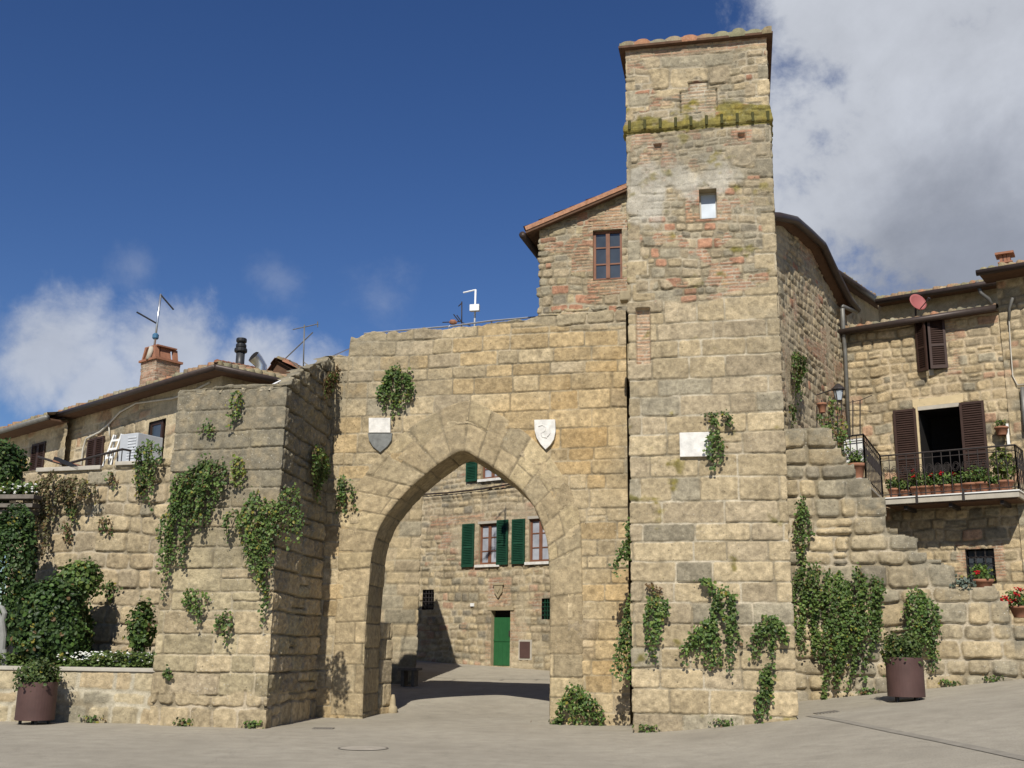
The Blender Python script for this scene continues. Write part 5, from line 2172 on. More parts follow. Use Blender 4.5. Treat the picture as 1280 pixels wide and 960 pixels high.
rhouse = thing('balcony_house', FR2.pt(2, 3), 'stone house with a flowered iron balcony on the right', 'house')
relief_wall('wall', Path.on(FR2, -.3, uR + .02), -.3, uR + .02, .3, zRE + .1, rhouse_pattern, holes=[RDR, RW, RB], du=.022, mat=M['rubble'], parent=rhouse)
nd = niche(FR2, *RDR, 1.2, 'door_recess', M['dark'], rhouse)
b = MB()
b.box(FR2, RDR[0] - .09, RDR[0] - .004, RDR[2], RDR[3] + .1, -.1, .03)
b.box(FR2, RDR[1] + .004, RDR[1] + .05, RDR[2], RDR[3] + .1, -.1, .03)
b.box(FR2, RDR[0] - .12, RDR[1] + .1, RDR[3] + .104, RDR[3] + .30, -.1, .02)
b.build('door_surround', M['plaster'], rhouse)
MB().box(FR2, RDR[0] + .0, RDR[1], RDR[3] + .003, RDR[3] + .10, -.1, .028).build('lintel', M['conc'], rhouse)
sz0 = zSlab + .05
q = r_hole(1119.5, 1148, 515, 606, .05)
shutter(FR2, q[0], q[1], sz0, RDR[3] + .06, rhouse, 'shutter_brown', .04)
q = r_hole(1203, 1234, 503, 602, .05)
shutter(FR2, q[0], q[1], sz0, RDR[3] + .08, rhouse, 'shutter_brown', .04)
nw = niche(FR2, *RW, .3, 'window_recess', M['dark'], rhouse)
wm = (RW[0] + RW[1]) / 2
ww = (RW[1] - RW[0])
shutter(FR2, RW[0] - .06, RW[0] + ww * .52, RW[2] - .05, RW[3] + .03, rhouse, 'shutter_brown', .03, swing=34, hinge='l')
shutter(FR2, RW[1] - ww * .56, RW[1] + .12, RW[2] - .02, RW[3] + .03, rhouse, 'shutter_brown', .03, swing=18, hinge='r')
MB().box(FR2, wm - .09, wm + .02, RW[2] - .16, RW[2] - .004, -.1, .03).build('sill', M['conc'], rhouse)
# barred basement window
nb = niche(FR2, *RB, .3, 'barred_window', M['dark'], rhouse)
MB().box(FR2, RB[0] + .03, RB[1] - .03, RB[2] + .03, RB[3] - .03, -.22, -.2).build('pane', M['glass'], nb)
b = MB()
for i in range(3):
    for j in range(4):
        uc = RB[0] + (RB[1] - RB[0]) * (i + .5) / 3
        zc = RB[2] + (RB[3] - RB[2]) * (j + .5) / 4
        b.tube([FR2.pt(uc + .12 * math.cos(a), zc + .12 * math.sin(a), -.06) for a in [2 * math.pi * k / 12 for k in range(13)]], .008, 4, cap=False)
for k in range(4):
    u = RB[0] + (RB[1] - RB[0]) * k / 3
    b.tube([FR2.pt(u, RB[2], -.06), FR2.pt(u, RB[3], -.06)], .009, 4)
b.build('grille', M['iron'], nb)
# roof and gutter
inR = -FR2.n
rfr = tile_roof('roof', FR2.pt(-.35, zRE + .05, .22), FR2.pt(uR, zRE + .05, .22), (inR + Vector((0, 0, .22))) * 2.6, rhouse, seed=317)
MB().box(FR2, -.3, uR, zRE - .03, zRE + .0, .03, .21).build('soffit', M['soffit'], rhouse)
MB().tube([FR2.pt(-.35, zRE - .01, .27), FR2.pt(uR, zRE + .02, .27)], .085, 9).build('gutter', M['gutter'], rfr, smooth=True)
b = MB()
dp = [FR2.px(1053, 385, .5), FR2.px(1054.5, 420, .2), FR2.px(1056.5, 440, .12), FR2.px(1061, 545, .12)]
b.tube(dp, .055, 8)
b.build('downpipe', M['pipe'], rhouse, smooth=True)
# balcony
bal = MB()
bal.box(FR2, bu0, bu1, zSlab - .17, zSlab - .03, .06, BD)
bo = bal.build('balcony', M['conc'], rhouse, bevel=.01)
MB().box(FR2, bu0 - .02, bu1 + .02, zSlab - .028, zSlab, .05, BD + .03).build('slab_edge', M['white'], bo)
MB().box(FR2, bu0 + .05, bu1 - .05, zSlab - .21, zSlab - .172, .06, BD - .05).build('soffit', M['soffit'], bo)
for u in (FR2.uz(1148, 640, BD)[0], FR2.uz(1206, 632, BD)[0]):
    MB().box(FR2, u - .025, u + .025, zSlab - .19, zSlab + .1, BD + .034, BD + .055).build('strap', M['iron'], bo)
for u in (bu0 + .5, (bu0 + bu1) / 2, bu1 - .4):
    MB().box(FR2, u - .04, u + .04, zSlab - .3, zSlab - .212, .02, BD - .12).build('bracket', M['iron'], bo)


def railing(mb, A, B, zb, zt, n, scroll=True, r=.011):
    A, B = Vector(A), Vector(B)
    A.z = B.z = 0
    up = lambda z: Vector((0, 0, z))
    for z, rr in ((zt, .022), (zt - .13, .011), (zb + .07, .013)):
        mb.tube([A + up(z), B + up(z)], rr, 6)
    d = B - A
    for k in range(n + 1):
        p = A + d * (k / n)
        mb.tube([p + up(zb), p + up(zt)], r if k not in (0, n) else .02, 5)
        if scroll and k < n:
            m = A + d * ((k + .5) / n)
            w = d.length / n * .42
            x = d.normalized()
            for sgn in (-1, 1):
                pts = []
                for i in range(15):
                    t = i / 14
                    a = t * 2.0 * math.pi
                    rad = w * (1 - .6 * t)
                    pts.append(m + x * (rad * math.cos(a)) * sgn + up(zb + (zt - zb) * .62 + rad * math.sin(a) * sgn * 1.5))
                mb.tube(pts, .0075, 4, cap=False)


zRail = .5 * (FR2.uz(1100, 572, BD)[1] + FR2.uz(1269, 553.5, BD)[1])
b = MB()
railing(b, FR2.pt(bu0, 0, BD - .03), FR2.pt(bu1, 0, BD - .03), zSlab, zRail, 15)
railing(b, FR2.pt(bu1, 0, BD - .03), FR2.pt(bu1, 0, .05), zSlab, zRail, 4)
b.build('railing', M['iron'], bo)
# raised walk behind the stepped wall, joined to the balcony
def on_z(px, py, z):
    d = ray(px, py)
    t = (z - CAM_H) / d.z
    return Vector((0, 0, CAM_H)) + d * t


A1 = FR2.pt(bu0, 0, BD - .03)
A2 = on_z(1079, 543, zRail)
A3 = on_z(1046, 547, zRail)
walk = MB()
A2b, A3b = Vector((A2.x, A2.y, 0)), Vector((A3.x, A3.y, 0))
wl = [Vector((A1.x, A1.y, 0)), A2b, A3b, A3b + Vector((-.9, 2.6, 0)), FR2.pt(-.4, 0, .1), FR2.pt(bu0, 0, .1)]
walk.poly([p + Vector((0, 0, zSlab - .01)) for p in wl])
walk.poly([p + Vector((0, 0, zSlab - .07)) for p in wl[::-1]])
for i in range(6):
    p, q = wl[i], wl[(i + 1) % 6]
    walk.poly([p + Vector((0, 0, zSlab - .07)), q + Vector((0, 0, zSlab - .07)), q + Vector((0, 0, zSlab - .01)), p + Vector((0, 0, zSlab - .01))])
tag(walk.build('landing', M['conc']), 'raised landing joining the stairs to the balcony', None, None, 'structure')
b = MB()
railing(b, A1, A2, zSlab, zRail, 12)
railing(b, A2, A3, zSlab, zRail, 4)
o = b.build('landing_railing', M['iron'])
tag(o, 'scrolled iron railing running back from the stair head to the balcony', 'railing')
# white panel behind the railing
dA = (A3b - A2b).normalized()
b = MB()
nA = Vector((dA.y, -dA.x, 0))
if nA.y < 0:
    nA = -nA
P = [A2b + dA * .05 + nA * .04, A3b - dA * .12 + nA * .04]
b.hexa([P[0] + Vector((0, 0, zRail - .62)), P[1] + Vector((0, 0, zRail - .62)), P[1] + nA * .03 + Vector((0, 0, zRail - .62)), P[0] + nA * .03 + Vector((0, 0, zRail - .62)),
        P[0] + Vector((0, 0, zRail - .06)), P[1] + Vector((0, 0, zRail - .06)), P[1] + nA * .03 + Vector((0, 0, zRail - .06)), P[0] + nA * .03 + Vector((0, 0, zRail - .06))])
o = b.build('screen', M['white'])
tag(o, 'white panel fixed behind the landing railing scrolls', 'panel')

# ---- house at the far right edge
FR3 = Face(FR2.plan(uR + .02, .03), 35)
eaveR = thing('edge_house', FR3.pt(1, 2), 'stone house wall cut by the right edge under a dark eave', 'house')
zR3 = FR3.uz(1275, 333, .7)[1]
relief_wall('wall', Path.on(FR3, 0, 4), 0, 4, .3, zR3 + .05, rhouse_pattern, du=.035, mat=M['rubble'], parent=eaveR)
sd = MB().poly([FR3.pt(0, .3, 0), FR3.pt(0, .3, -4), FR3.pt(0, zR3, -4), FR3.pt(0, zR3, 0)])
sd.build('side_wall', M['reveal'], eaveR)
rf3 = tile_roof('roof', FR3.pt(-.25, zR3 + .05, .7), FR3.pt(4, zR3 + .05, .7), (inR + Vector((0, 0, .25))) * 3.5, eaveR, seed=321)
MB().box(FR3, -.25, 4, zR3 - .04, zR3, -.1, .68).build('soffit', M['soffit'], eaveR)
MB().tube([FR3.pt(-.3, zR3, .75), FR3.pt(4, zR3, .75)], .08, 8).build('gutter', M['gutter'], rf3, smooth=True)
b = MB()
b.tube([FR3.px(x, y, .05) for x, y in ((1261, 395), (1263, 430), (1266, 470), (1272, 481), (1282, 480))], .013, 5)
b.build('cable', M['cable'], eaveR)
MB().tube([FR3.px(1278, 484, .08), FR3.px(1281, 540, .08)], .05, 8).build('downpipe', M['pipe'], eaveR, smooth=True)
MB().tube([FR3.px(1266, 372, .25), FR3.px(1262, 385, .06), FR3.px(1261.5, 400, .06)], .035, 7).build('drain_spout', M['pipe'], eaveR, smooth=True)

# ---- curved house between tower and balcony house
CP = [(940, 22.4), (966, 22.9), (985, 23.9), (1003, 24.9), (1020, 25.9), (1036, 26.9), (1050, 27.8), (1060, 28.3)]
CE = [(940, 279), (966, 279), (985, 282), (1003, 297), (1020, 313), (1036, 350), (1050, 380), (1060, 394)]
cpl = [at(x, 420, Y) for x, Y in CP]
cv = Path([(p.x, p.y) for p in cpl])
ce_u = [0] + list(np.cumsum(cv.len))
ce_z = [float(at(x, y, Y).z) for (x, Y), (_, y) in zip(CP, CE)]
ce_f = lambda u: np.interp(u, ce_u, ce_z)


def curved_pattern(u, z):
    d, s = coursed(u, z, 331, .28, .19, .06)
    h, c = dress(u, z, d, s, 332, [(4, TAN2), (3, (.35, .28, .18)), (2, GRY), (.7, RED), (1.5, TAN)], joint=.04, depth=.022, dome=.018, off=.02, mortar=(.42, .35, .24), edge=.05)
    hb, cb = bricks(u, z, 333)
    t = sst(.06, .14, fbm(u * 1.1, z * 1.5, 334, 3))
    h, c = blend(h, c, hb, cb, t * .8)
    pc = np.array((.43, .36, .245)) * (1 + .5 * fbm(u * 3, z * 3, 335, 4))[:, None]
    t = sst(.0, .12, fbm(u * .9 + 7, z * .6, 336, 4)) * .85
    return blend(h, c, h * .4 + .02 * fbm(u * 5, z * 5, 337, 3), pc, t)


curved = thing('rounded_house', Vector((cpl[3].x, cpl[3].y, 4)), 'rough rounded stone house wall between the tower and the balcony house', 'house')
relief_wall('wall', cv, cv.u0, cv.u1, 3.0, lambda u: ce_f(u) - .02, curved_pattern, du=.03, mat=M['rubble'], parent=curved)
pN, nN = cv.at(np.array(ce_u) - 1e-6)
GP = [Vector((p[0] + n[0] * .30, p[1] + n[1] * .30, z + .08)) for p, n, z in zip(pN, nN, ce_z)]
IP = [Vector((p[0] - n[0] * 1.6, p[1] - n[1] * 1.6, z + .65)) for p, n, z in zip(pN, nN, ce_z)]
WP = [Vector((p[0] + n[0] * .0, p[1] + n[1] * .0, z - .02)) for p, n, z in zip(pN, nN, ce_z)]
b = MB()
for i in range(len(GP) - 1):
    b.poly([GP[i] + Vector((0, 0, .06)), GP[i + 1] + Vector((0, 0, .06)), IP[i + 1], IP[i]])
    b.poly([WP[i], WP[i + 1], GP[i + 1] + Vector((0, 0, .03)), GP[i] + Vector((0, 0, .03))])
ro = b.build('roof', M['soffit'], curved)
MB().tube(GP, .10, 9).build('gutter', M['gutter'], ro, smooth=True)
MB().tube([GP[-1] + Vector((0, 0, -.05)), Vector((dp[0].x, dp[0].y, dp[0].z + .05)), dp[0]], .055, 8).build('downpipe', M['pipe'], curved, smooth=True)
# small protruding stones and a bird-scarred niche on its corner
# ---- upper houses behind
F5 = Face(at(1040, 350, 30.2).xy, -60)
upper = thing('upper_house', F5.pt(2, 6), 'pale house gable behind the rounded house under a slanting gutter', 'house')
e5a, e5b = F5.uz(1038, 336, .3), F5.uz(1118, 389, .3)
zz = .5 * (e5a[1] + e5b[1])
relief_wall('wall', Path.on(F5, -1.0, e5b[0] + .5), -1.0, e5b[0] + .5, 6, lambda u: np.interp(u, [e5a[0], e5b[0]], [e5a[1], e5b[1]]) - .02, lhouse_pattern, du=.05, mat=M['rubble'], parent=upper)
p, q = F5.pt(e5a[0] - .3, e5a[1], .3), F5.pt(e5b[0], e5b[1], .3)
r5 = tile_roof('roof', p, q, (-F5.n + Vector((0, 0, .25))) * 2.5, upper, seed=341)
MB().tube([p + Vector((0, 0, -.02)), q + Vector((0, 0, -.02))], .10, 8).build('gutter', M['gutter'], r5, smooth=True)
MB().poly([p + Vector((0, 0, -.06)), q + Vector((0, 0, -.06)), F5.pt(e5b[0], e5b[1] - .1, -.02), F5.pt(e5a[0] - .3, e5a[1] - .1, -.02)]).build('soffit', M['soffit'], upper)

F6 = Face(at(1190, 370, 31.5).xy, 35)
u6a, z6a = F6.uz(1112, 378, .5)
u6b, z6b = F6.uz(1262, 346, .5)
z6 = .5 * (z6a + z6b)
back = thing('rear_house', F6.pt(0, 8), 'tiled house behind the balcony house carrying a small brick chimney', 'house')
relief_wall('wall', Path.on(F6, u6a - .5, u6b + 2), u6a - .5, u6b + 2, 6, z6 + .03, lhouse_pattern, du=.06, mat=M['rubble'], parent=back)
r6 = tile_roof('roof', F6.pt(u6a - .4, z6 + .05, .5), F6.pt(u6b + 2, z6 + .05, .5), (-F6.n + Vector((0, 0, .3))) * 3.5, back, seed=343)
MB().tube([F6.pt(u6a - .4, z6 - .02, .56), F6.pt(u6b + 2, z6 - .02, .56)], .09, 8).build('gutter', M['gutter'], r6, smooth=True)
MB().box(F6, u6a - .4, u6b + 2, z6 - .05, z6, .05, .5).build('soffit', M['soffit'], back)
MB().tube([F6.px(1221, 352, .5), F6.px(1226, 366, .45), F6.px(1236, 374, .3), F6.px(1240, 384, .1)], .06, 8).build('drain_spout', M['pipe'], back, smooth=True)
a = at(1257, 340, 33.0)
F7 = Face(a.xy, 30)
x0, x1 = F7.uz(1250.5, 335)[0], F7.uz(1264, 335)[0]
z0, z1, z2 = F7.uz(1257, 352)[1], F7.uz(1257, 327)[1], F7.uz(1257, 318)[1]
wch = x1 - x0
pp = Path([F7.plan(x0, -wch), F7.plan(x0), F7.plan(x1), F7.plan(x1, -wch)], 1)
ch = relief_wall('chimney', pp, pp.u0, pp.u1, z0 - .5, z1, chim_pattern, du=.035, mat=M['rubble'], parent=r6)
b = MB()
for u in (x0, (x0 + x1) / 2 - .04, x1 - .09):
    for hh in (-.09, -wch):
        b.box(F7, u, u + .09, z1, z2, hh, hh + .09)
b.box(F7, x0 - .06, x1 + .06, z1 - .04, z1 + .002, -wch - .06, .06)
b.box(F7, x0 - .12, x1 + .12, z2, z2 + .07, -wch - .12, .12)
b.build('hood', M['terracotta'], ch)
# satellite dish
a = FR2.px(1146, 379, -.55)
dsh = thing('satellite_dish', a, 'faded red satellite dish on the roof above the half open shutters', 'satellite dish')
ax = Vector((.25, -.93, .28)).normalized()
x = ax.cross(Vector((0, 0, 1))).normalized()
y = x.cross(ax)
rr = abs(FR2.uz(1160, 379, -.55)[0] - FR2.uz(1133.5, 379, -.55)[0]) * .46
bm_ = MB()
prev = None
for ring in range(6):
    t = ring / 5
    cur = [a + (x * math.cos(k * math.pi / 14) + y * math.sin(k * math.pi / 14)) * rr * t + ax * (.22 * rr * t * t) for k in range(28)]
    if prev:
        for k in range(28):
            bm_.poly([prev[k], prev[(k + 1) % 28], cur[(k + 1) % 28], cur[k]] if ring > 1 else [a, cur[(k + 1) % 28], cur[k]])
    prev = cur
o = bm_.build('reflector', M['dish'], dsh, smooth=True)
md = o.modifiers.new('thick', 'SOLIDIFY')
md.thickness = .02
b = MB()
b.tube([a - y * rr * .9, a + ax * .45 - y * .18], .014, 5)
b.tube([a + ax * .42 - y * .2, a + ax * .5 - y * .16], .04, 8)
b.build('receiver_arm', M['iron'], dsh)
MB().tube([a - ax * .05, a - ax * .12 - Vector((0, 0, .5))], .03, 6).build('mount', M['iron'], dsh)
# street lantern on a bracket
a = on_z(1048, 490, at(1048, 490, 25.2).z)
a = at(1048, 490, 25.4)
lan = thing('wall_lantern', a, 'old iron lantern on a curled bracket above the landing', 'lantern')
b = MB()
w0 = at(1020, 494, 25.6)
b.tube([w0, at(1035, 489, 25.5), at(1048, 484, 25.4)], .016, 5)
b.tube([at(1038, 488.5, 25.45), at(1045, 483, 25.4), at(1050, 480, 25.4), at(1049.5, 483, 25.4)], .012, 5)
b.build('bracket', M['iron'], lan)
b = MB()
zl = at(1048, 496, 25.4).z
b.lathe((a.x, a.y, zl), [(.10, .15), (.17, .17), (.16, .20), (.06, .30), (.02, .33)], 10)
for k in range(4):
    t = math.pi / 4 + k * math.pi / 2
    b.tube([(a.x + .075 * math.cos(t), a.y + .075 * math.sin(t), zl - .09), (a.x + .13 * math.cos(t), a.y + .13 * math.sin(t), zl + .16)], .011, 4)
b.lathe((a.x, a.y, zl), [(.08, -.11), (.09, -.09)], 10)
b.build('cage', M['iron'], lan)
MB().lathe((a.x, a.y, zl), [(.065, -.085), (.12, .145)], 8).build('glass', M['glass_frost'], lan)
# iron plant frame and fence on the stair head
b = MB()
for k, (x, y0, y1) in enumerate(((1021, 507, 540), (1027, 500, 540), (1036, 497, 548), (1041, 497, 550), (1047, 500, 552), (1052, 503, 552), (1075, 500, 543), (1066, 500, 543))):
    b.tube([at(x, y1, 23.9), at(x, y0, 23.9)], .014, 5)
b.tube([at(1021, 508, 23.9), at(1052, 506, 23.9)], .012, 5)
b.tube([at(1060, 513, 23.9), at(1090, 514, 23.9)], .008, 4)
b.tube([at(1062, 503, 23.9), at(1076, 500, 23.9), at(1090, 494, 23.9)], .008, 4)
o = b.build('plant_frame', M['iron'])
tag(o, 'rusty upright iron rods standing at the stair head beneath the lantern', 'plant frame')


# ---- pots
def pot_profile(r, h):
    return [(r * .68, 0), (r * .95, h * .78), (r * 1.08, h * .8), (r * 1.08, h), (r * .95, h), (r * .9, h * .9)]


def pot(p, r, h, label, group=None, name='flower_pot', mat='terracotta'):
    o = thing(name, p, label, 'flower pot', group)
    MB().lathe(p, pot_profile(r, h), 16, closed=False).build('pot', M[mat], o, smooth=True)
    MB().lathe(p, [(.01, h * .88), (r * .93, h * .88)], 16, closed=False).build('soil', M['soil'], o)
    return o


def potted_plant(p, r, h, label, seed, flowers=0, fl_mat='petal_red', group=None, size=.06, n=260, name='geranium', greens=GREENS, cat='plant'):
    o = thing(name, p, label, cat, group)
    c, nn = blob_leaves((p[0], p[1], p[2] + h * .5), (r, r, h * .55), n, seed, .2, 7, .2)
    leaf_cloud('foliage', c, nn, size, o, greens, seed)
    if flowers:
        rg = np.random.default_rng(seed + 9)
        fl_o = []
        for k in range(flowers):
            b = MB()
            d = rg.normal(0, 1, 3)
            d /= np.linalg.norm(d)
            d[1] = -abs(d[1])
            d[2] = abs(d[2]) * .9 + .1
            q = Vector((p[0] + d[0] * r * .95, p[1] + d[1] * r * .95, p[2] + h * .55 + d[2] * h * .5))
            for j in range(9):
                e = Vector(rg.normal(0, .028, 3))
                b.lathe(q + e, [(.004, -.016), (.026, 0), (.004, .016)], 6)
            b.build('flower_head', M[fl_mat], o)
    st = MB()
    for k in range(5):
        a = k * 1.3
        st.tube([Vector(p) - Vector((0, 0, .05)), Vector((p[0] + r * .5 * math.cos(a), p[1] + r * .5 * math.sin(a), p[2] + h * .6))], .008, 4)
    st.build('stems', M['stem'], o)
    return o


row = [(1117, 'small bushy plant', 0, .13, .30, 'first'), (1131, 'pale leafy plant', 0, .12, .28, 's'), (1146, 'red geranium by the slab end', 1, .15, .42, 'g'), (1157, 'geranium', 2, .17, .40, 'g'),
       (1171, 'geranium', 1, .15, .36, 'g'), (1184, 'geranium with one bright red head', 2, .16, .36, 'g'), (1197, 'plain green plant', 0, .15, .30, 'g'), (1214, 'trough', 0, .2, .40, 't'), (1228, 'trough', 0, .2, .42, 't'), (1243, 'small pot', 0, .12, .2, 'p')]
LBL = ['small terracotta pot at the left end of the balcony row', 'terracotta pot second from the left end of the balcony row', 'terracotta pot in front of the left balcony shutter', 'wide terracotta pot below the balcony door edge',
       'terracotta pot in the middle of the dark balcony doorway', 'terracotta pot right of the middle of the balcony doorway', 'terracotta pot at the right jamb of the balcony door', 'broad terracotta pot before the right balcony shutter, left one',
       'broad terracotta pot before the right balcony shutter, right one', 'small terracotta pot beside the tall balcony plant']
PLB = ['sparse green plant in the leftmost balcony pot', 'small pale leaved plant second in the balcony row', 'tall geranium with one red head before the left balcony shutter', 'geranium with scattered red heads at the balcony door edge',
       'geranium with one red head amid the dark balcony doorway', 'geranium with bright red heads right of the doorway middle', 'plain green geranium at the right jamb of the balcony door', 'full green plant before the right balcony shutter, left one',
       'full green plant before the right balcony shutter, right one', 'low green plant beside the tall balcony plant']
for i, (x, _, nf, r, h, _) in enumerate(row):
    u = FR2.uz(x, 612, BD - .22)[0]
    p = FR2.pt(u, zSlab + .001, BD - .22)
    ph = .24 if i not in (1, 9) else .18
    pot(p, r, ph, LBL[i], 'pots along the balcony')
    potted_plant(p + Vector((0, 0, ph * .85)), r * 1.5, h, PLB[i], 400 + i, nf, group='plants along the balcony', n=230)
u = FR2.uz(1256, 605, BD - .3)[0]
p = FR2.pt(u, zSlab + .001, BD - .3)
pot(p, .2, .26, 'large terracotta pot under the tall yellow green balcony plant', 'pots along the balcony')
potted_plant(p + Vector((0, 0, .2)), .28, .95, 'tall yellow green plant at the right end of the balcony', 420, 0, n=420, size=.09, greens=[(.12, .17, .03), (.09, .14, .03), (.16, .19, .04)], name='tall_plant', group='plants along the balcony')
# pot hanging on the wall above, and one on the stair-head frame
p = FR2.px(1252.5, 544, .16)
pot(p, .15, .2, 'round terracotta pot hung on the wall right of the balcony door')
potted_plant(p + Vector((0, 0, .18)), .13, .2, 'tuft of leaves in the pot hung on the wall', 421, 0, n=90, name='succulent')
MB().box(FR2, FR2.uz(1258, 540, .02)[0], FR2.uz(1261.5, 540, .02)[0], FR2.uz(1259, 556)[1], FR2.uz(1259, 530)[1], .02, .05).build('wall_bracket', M['white'])
tag(bpy.data.objects['wall_bracket'], 'white strip on the wall beside the hung terracotta pot', 'bracket')
p = at(1028, 516, 23.75)
pot(p, .10, .22, 'terracotta pot hung on the iron rods at the stair head')
p = Vector((A2.x, A2.y, zSlab)) + (Vector((A1.x, A1.y, 0)) - A2b).normalized() * .15 - dA * -.25 + nA * -.32
p = on_z(1072, 602, zSlab)
pot(Vector((p.x, p.y, zSlab + .06)), .18, .34, 'tapered terracotta pot on a white slab at the landing corner')
potted_plant(Vector((p.x, p.y, zSlab + .36)), .2, .32, 'bright green plant in the tapered pot at the landing corner', 423, 0, n=200, name='pot_plant')
MB().lathe(Vector((p.x, p.y, zSlab)), [(.22, -.04), (.22, .055)], 4).build('white_slab', M['white'])
tag(bpy.data.objects['white_slab'], 'white slab beneath the tapered pot at the landing corner', 'slab')
p = at(1052, 562, 24.0)
hanging_plant(FW, [([(1024, 520), (1030, 535), (1036, 556)], 8), ([(1040, 500), (1042, 530), (1048, 560)], 10), ([(1055, 530), (1052, 560), (1056, 590)], 7)], 'straggly climber with dry stems on the rods at the stair head', 431, hh=-.5, size=.07, dens=.55, brown=.2, yellow=.1)
# basement sill and wall-top plants
p = FR2.px(1227, 729, .22)
pot(p - Vector((0, 0, .0)), .11, .16, 'small terracotta pot on the barred window sill')
potted_plant(p + Vector((0, 0, .12)), .24, .34, 'yellow green plant on the barred window sill', 424, 0, n=260, greens=[(.12, .19, .03), (.08, .14, .03)], name='pot_plant')
p = FW.px(1230, 742, -.3)
pot(p, .19, .28, 'terracotta pot standing on the stepped wall below the barred window')
potted_plant(p + Vector((0, 0, .24)), .24, .16, 'low trailing plant in the pot on the stepped wall', 425, 1, n=160, name='pot_plant', fl_mat='petal_red')
p = FW.px(1279, 772, -.35)
pot(p, .24, .22, 'orange trough pot at the right edge on the stepped wall')
potted_plant(p + Vector((0, 0, .18)), .32, .36, 'red geranium at the right edge on the stepped wall', 426, 5, n=260)
p = FW.px(1256, 764, -.3)
potted_plant(p, .22, .26, 'clump of dusky red flowers on the stepped wall', 427, 7, n=130, name='flower_clump')
p = FW.px(1203, 741, -.15)
potted_plant(p, .3, .32, 'grey blue leafy shrub on the top of the stepped wall', 428, 0, n=260, greens=[(.10, .13, .10), (.12, .15, .12)], name='wall_shrub')
q = r_hole(1239, 1273, 738, 752)
o = MB().box(FR2, q[0], q[1], q[2] - .1, q[3], .0, .05).build('plaster_patch', M['plaster'], rhouse)

# ================================================================== GROUND FURNITURE
def planter(pxc, pyb, wpx, hpx, label, seed, plabel, crown):
    p = ground(pxc, pyb)
    p.z = float(gz(p.x, p.y))
    r = wpx / 2 / FPX * p.y
    h = hpx / FPX * p.y
    o = thing('round_planter', p, label, 'planter', 'round steel planters')
    prof = [(r * .97, .07), (r, .075), (r, .07 + h - .02), (r * .995, .07 + h), (r * .93, .07 + h), (r * .92, .07 + h - .12)]
    MB().lathe(p, prof, 40).build('tub', M['rust'], o, smooth=False)
    ob = bpy.data.objects[-1] if False else None
    MB().lathe(p, [(.01, h - .03), (r * .925, h - .03)], 30, closed=False).build('soil', M['soil'], o)
    for k in range(4):
        a = k * math.pi / 2 + .5
        MB().lathe(p + Vector((r * .7 * math.cos(a), r * .7 * math.sin(a), -.03)), [(.03, 0), (.03, .105)], 8).build('foot', M['black'], o)
    s = thing('potted_shrub', p + Vector((0, 0, h)), plabel, 'shrub', 'shrubs in the steel planters')
    c, nn = blob_leaves((p.x, p.y, p.z + h + crown[1] * .55), (crown[0], crown[0], crown[1]), crown[2], seed, .5, 16, .3)
    leaf_cloud('foliage', c, nn, .055, s, [(.06, .095, .022), (.05, .08, .02), (.085, .115, .03)], seed, .03, .02)
    st = MB()
    rg = random.Random(seed)
    for k in range(14):
        a = rg.uniform(0, 6.28)
        st.tube([p + Vector((.05 * math.cos(a), .05 * math.sin(a), h - .05)), p + Vector((crown[0] * .7 * math.cos(a), crown[0] * .7 * math.sin(a), h + crown[1] * rg.uniform(.6, 1.2)))], .008, 4)
    st.build('stems', M['stem'], s)
    return p


planter(42.5, 905, 44.5, 44, 'rust brown steel planter before the low garden wall', 501, 'spreading dark green shrub in the planter before the garden wall', (.35, .27, 2300))
planter(1133.5, 876, 43.5, 46, 'rust brown steel planter against the stepped wall', 502, 'dense olive green box shrub in the planter by the stepped wall', (.37, .32, 2600))

# drain covers
iron_d = plain('worn_cast_iron', (.2, .18, .15), .8, .1, bmp=.003)
asph = plain('cover_infill', (.37, .33, .265), .9, bmp=.004)
p = ground(454, 935.5)
mh = thing('manhole_cover', p, 'round manhole cover filled with paving in front of the gate', 'manhole cover')
r = 30 / FPX * p.y
b = MB()
n = 40
gg = lambda x, y, dz: Vector((x, y, float(gd(x, y)) + dz - .012))
for k in range(n):
    a0, a1 = 2 * math.pi * k / n, 2 * math.pi * (k + 1) / n
    b.poly([gg(p.x + rr * math.cos(a), p.y + rr * math.sin(a), .020) for rr, a in ((r, a0), (r, a1), (r * .93, a1), (r * .93, a0))])
b.build('rim', iron_d, mh)
MB().poly([gg(p.x + r * .92 * math.cos(2 * math.pi * k / n), p.y + r * .92 * math.sin(2 * math.pi * k / n), .018) for k in range(n)]).build('infill', asph, mh)
for (x, y, w, l) in ((404, 911, 11, 'small dark drain grate at the foot of the left jamb'), (1033, 891, 12, 'small dark drain grate right of the tower base')):
    p = ground(x, y)
    r = w / FPX * p.y
    o = MB()
    for k in range(7):
        dx = -r + 2 * r * k / 6
        o.hexa([gg(p.x + dx - .02, p.y - r * .8, .005), gg(p.x + dx + .02, p.y - r * .8, .005), gg(p.x + dx + .02, p.y + r * .8, .005), gg(p.x + dx - .02, p.y + r * .8, .005),
                gg(p.x + dx - .02, p.y - r * .8, .026), gg(p.x + dx + .02, p.y - r * .8, .026), gg(p.x + dx + .02, p.y + r * .8, .026), gg(p.x + dx - .02, p.y + r * .8, .026)])
    o.poly([gg(p.x - r, p.y - r * .8, .02), gg(p.x + r, p.y - r * .8, .02), gg(p.x + r, p.y + r * .8, .02), gg(p.x - r, p.y + r * .8, .02)])
    tag(o.build('drain_grate', iron_d), l, 'drain grate', 'drain grates')
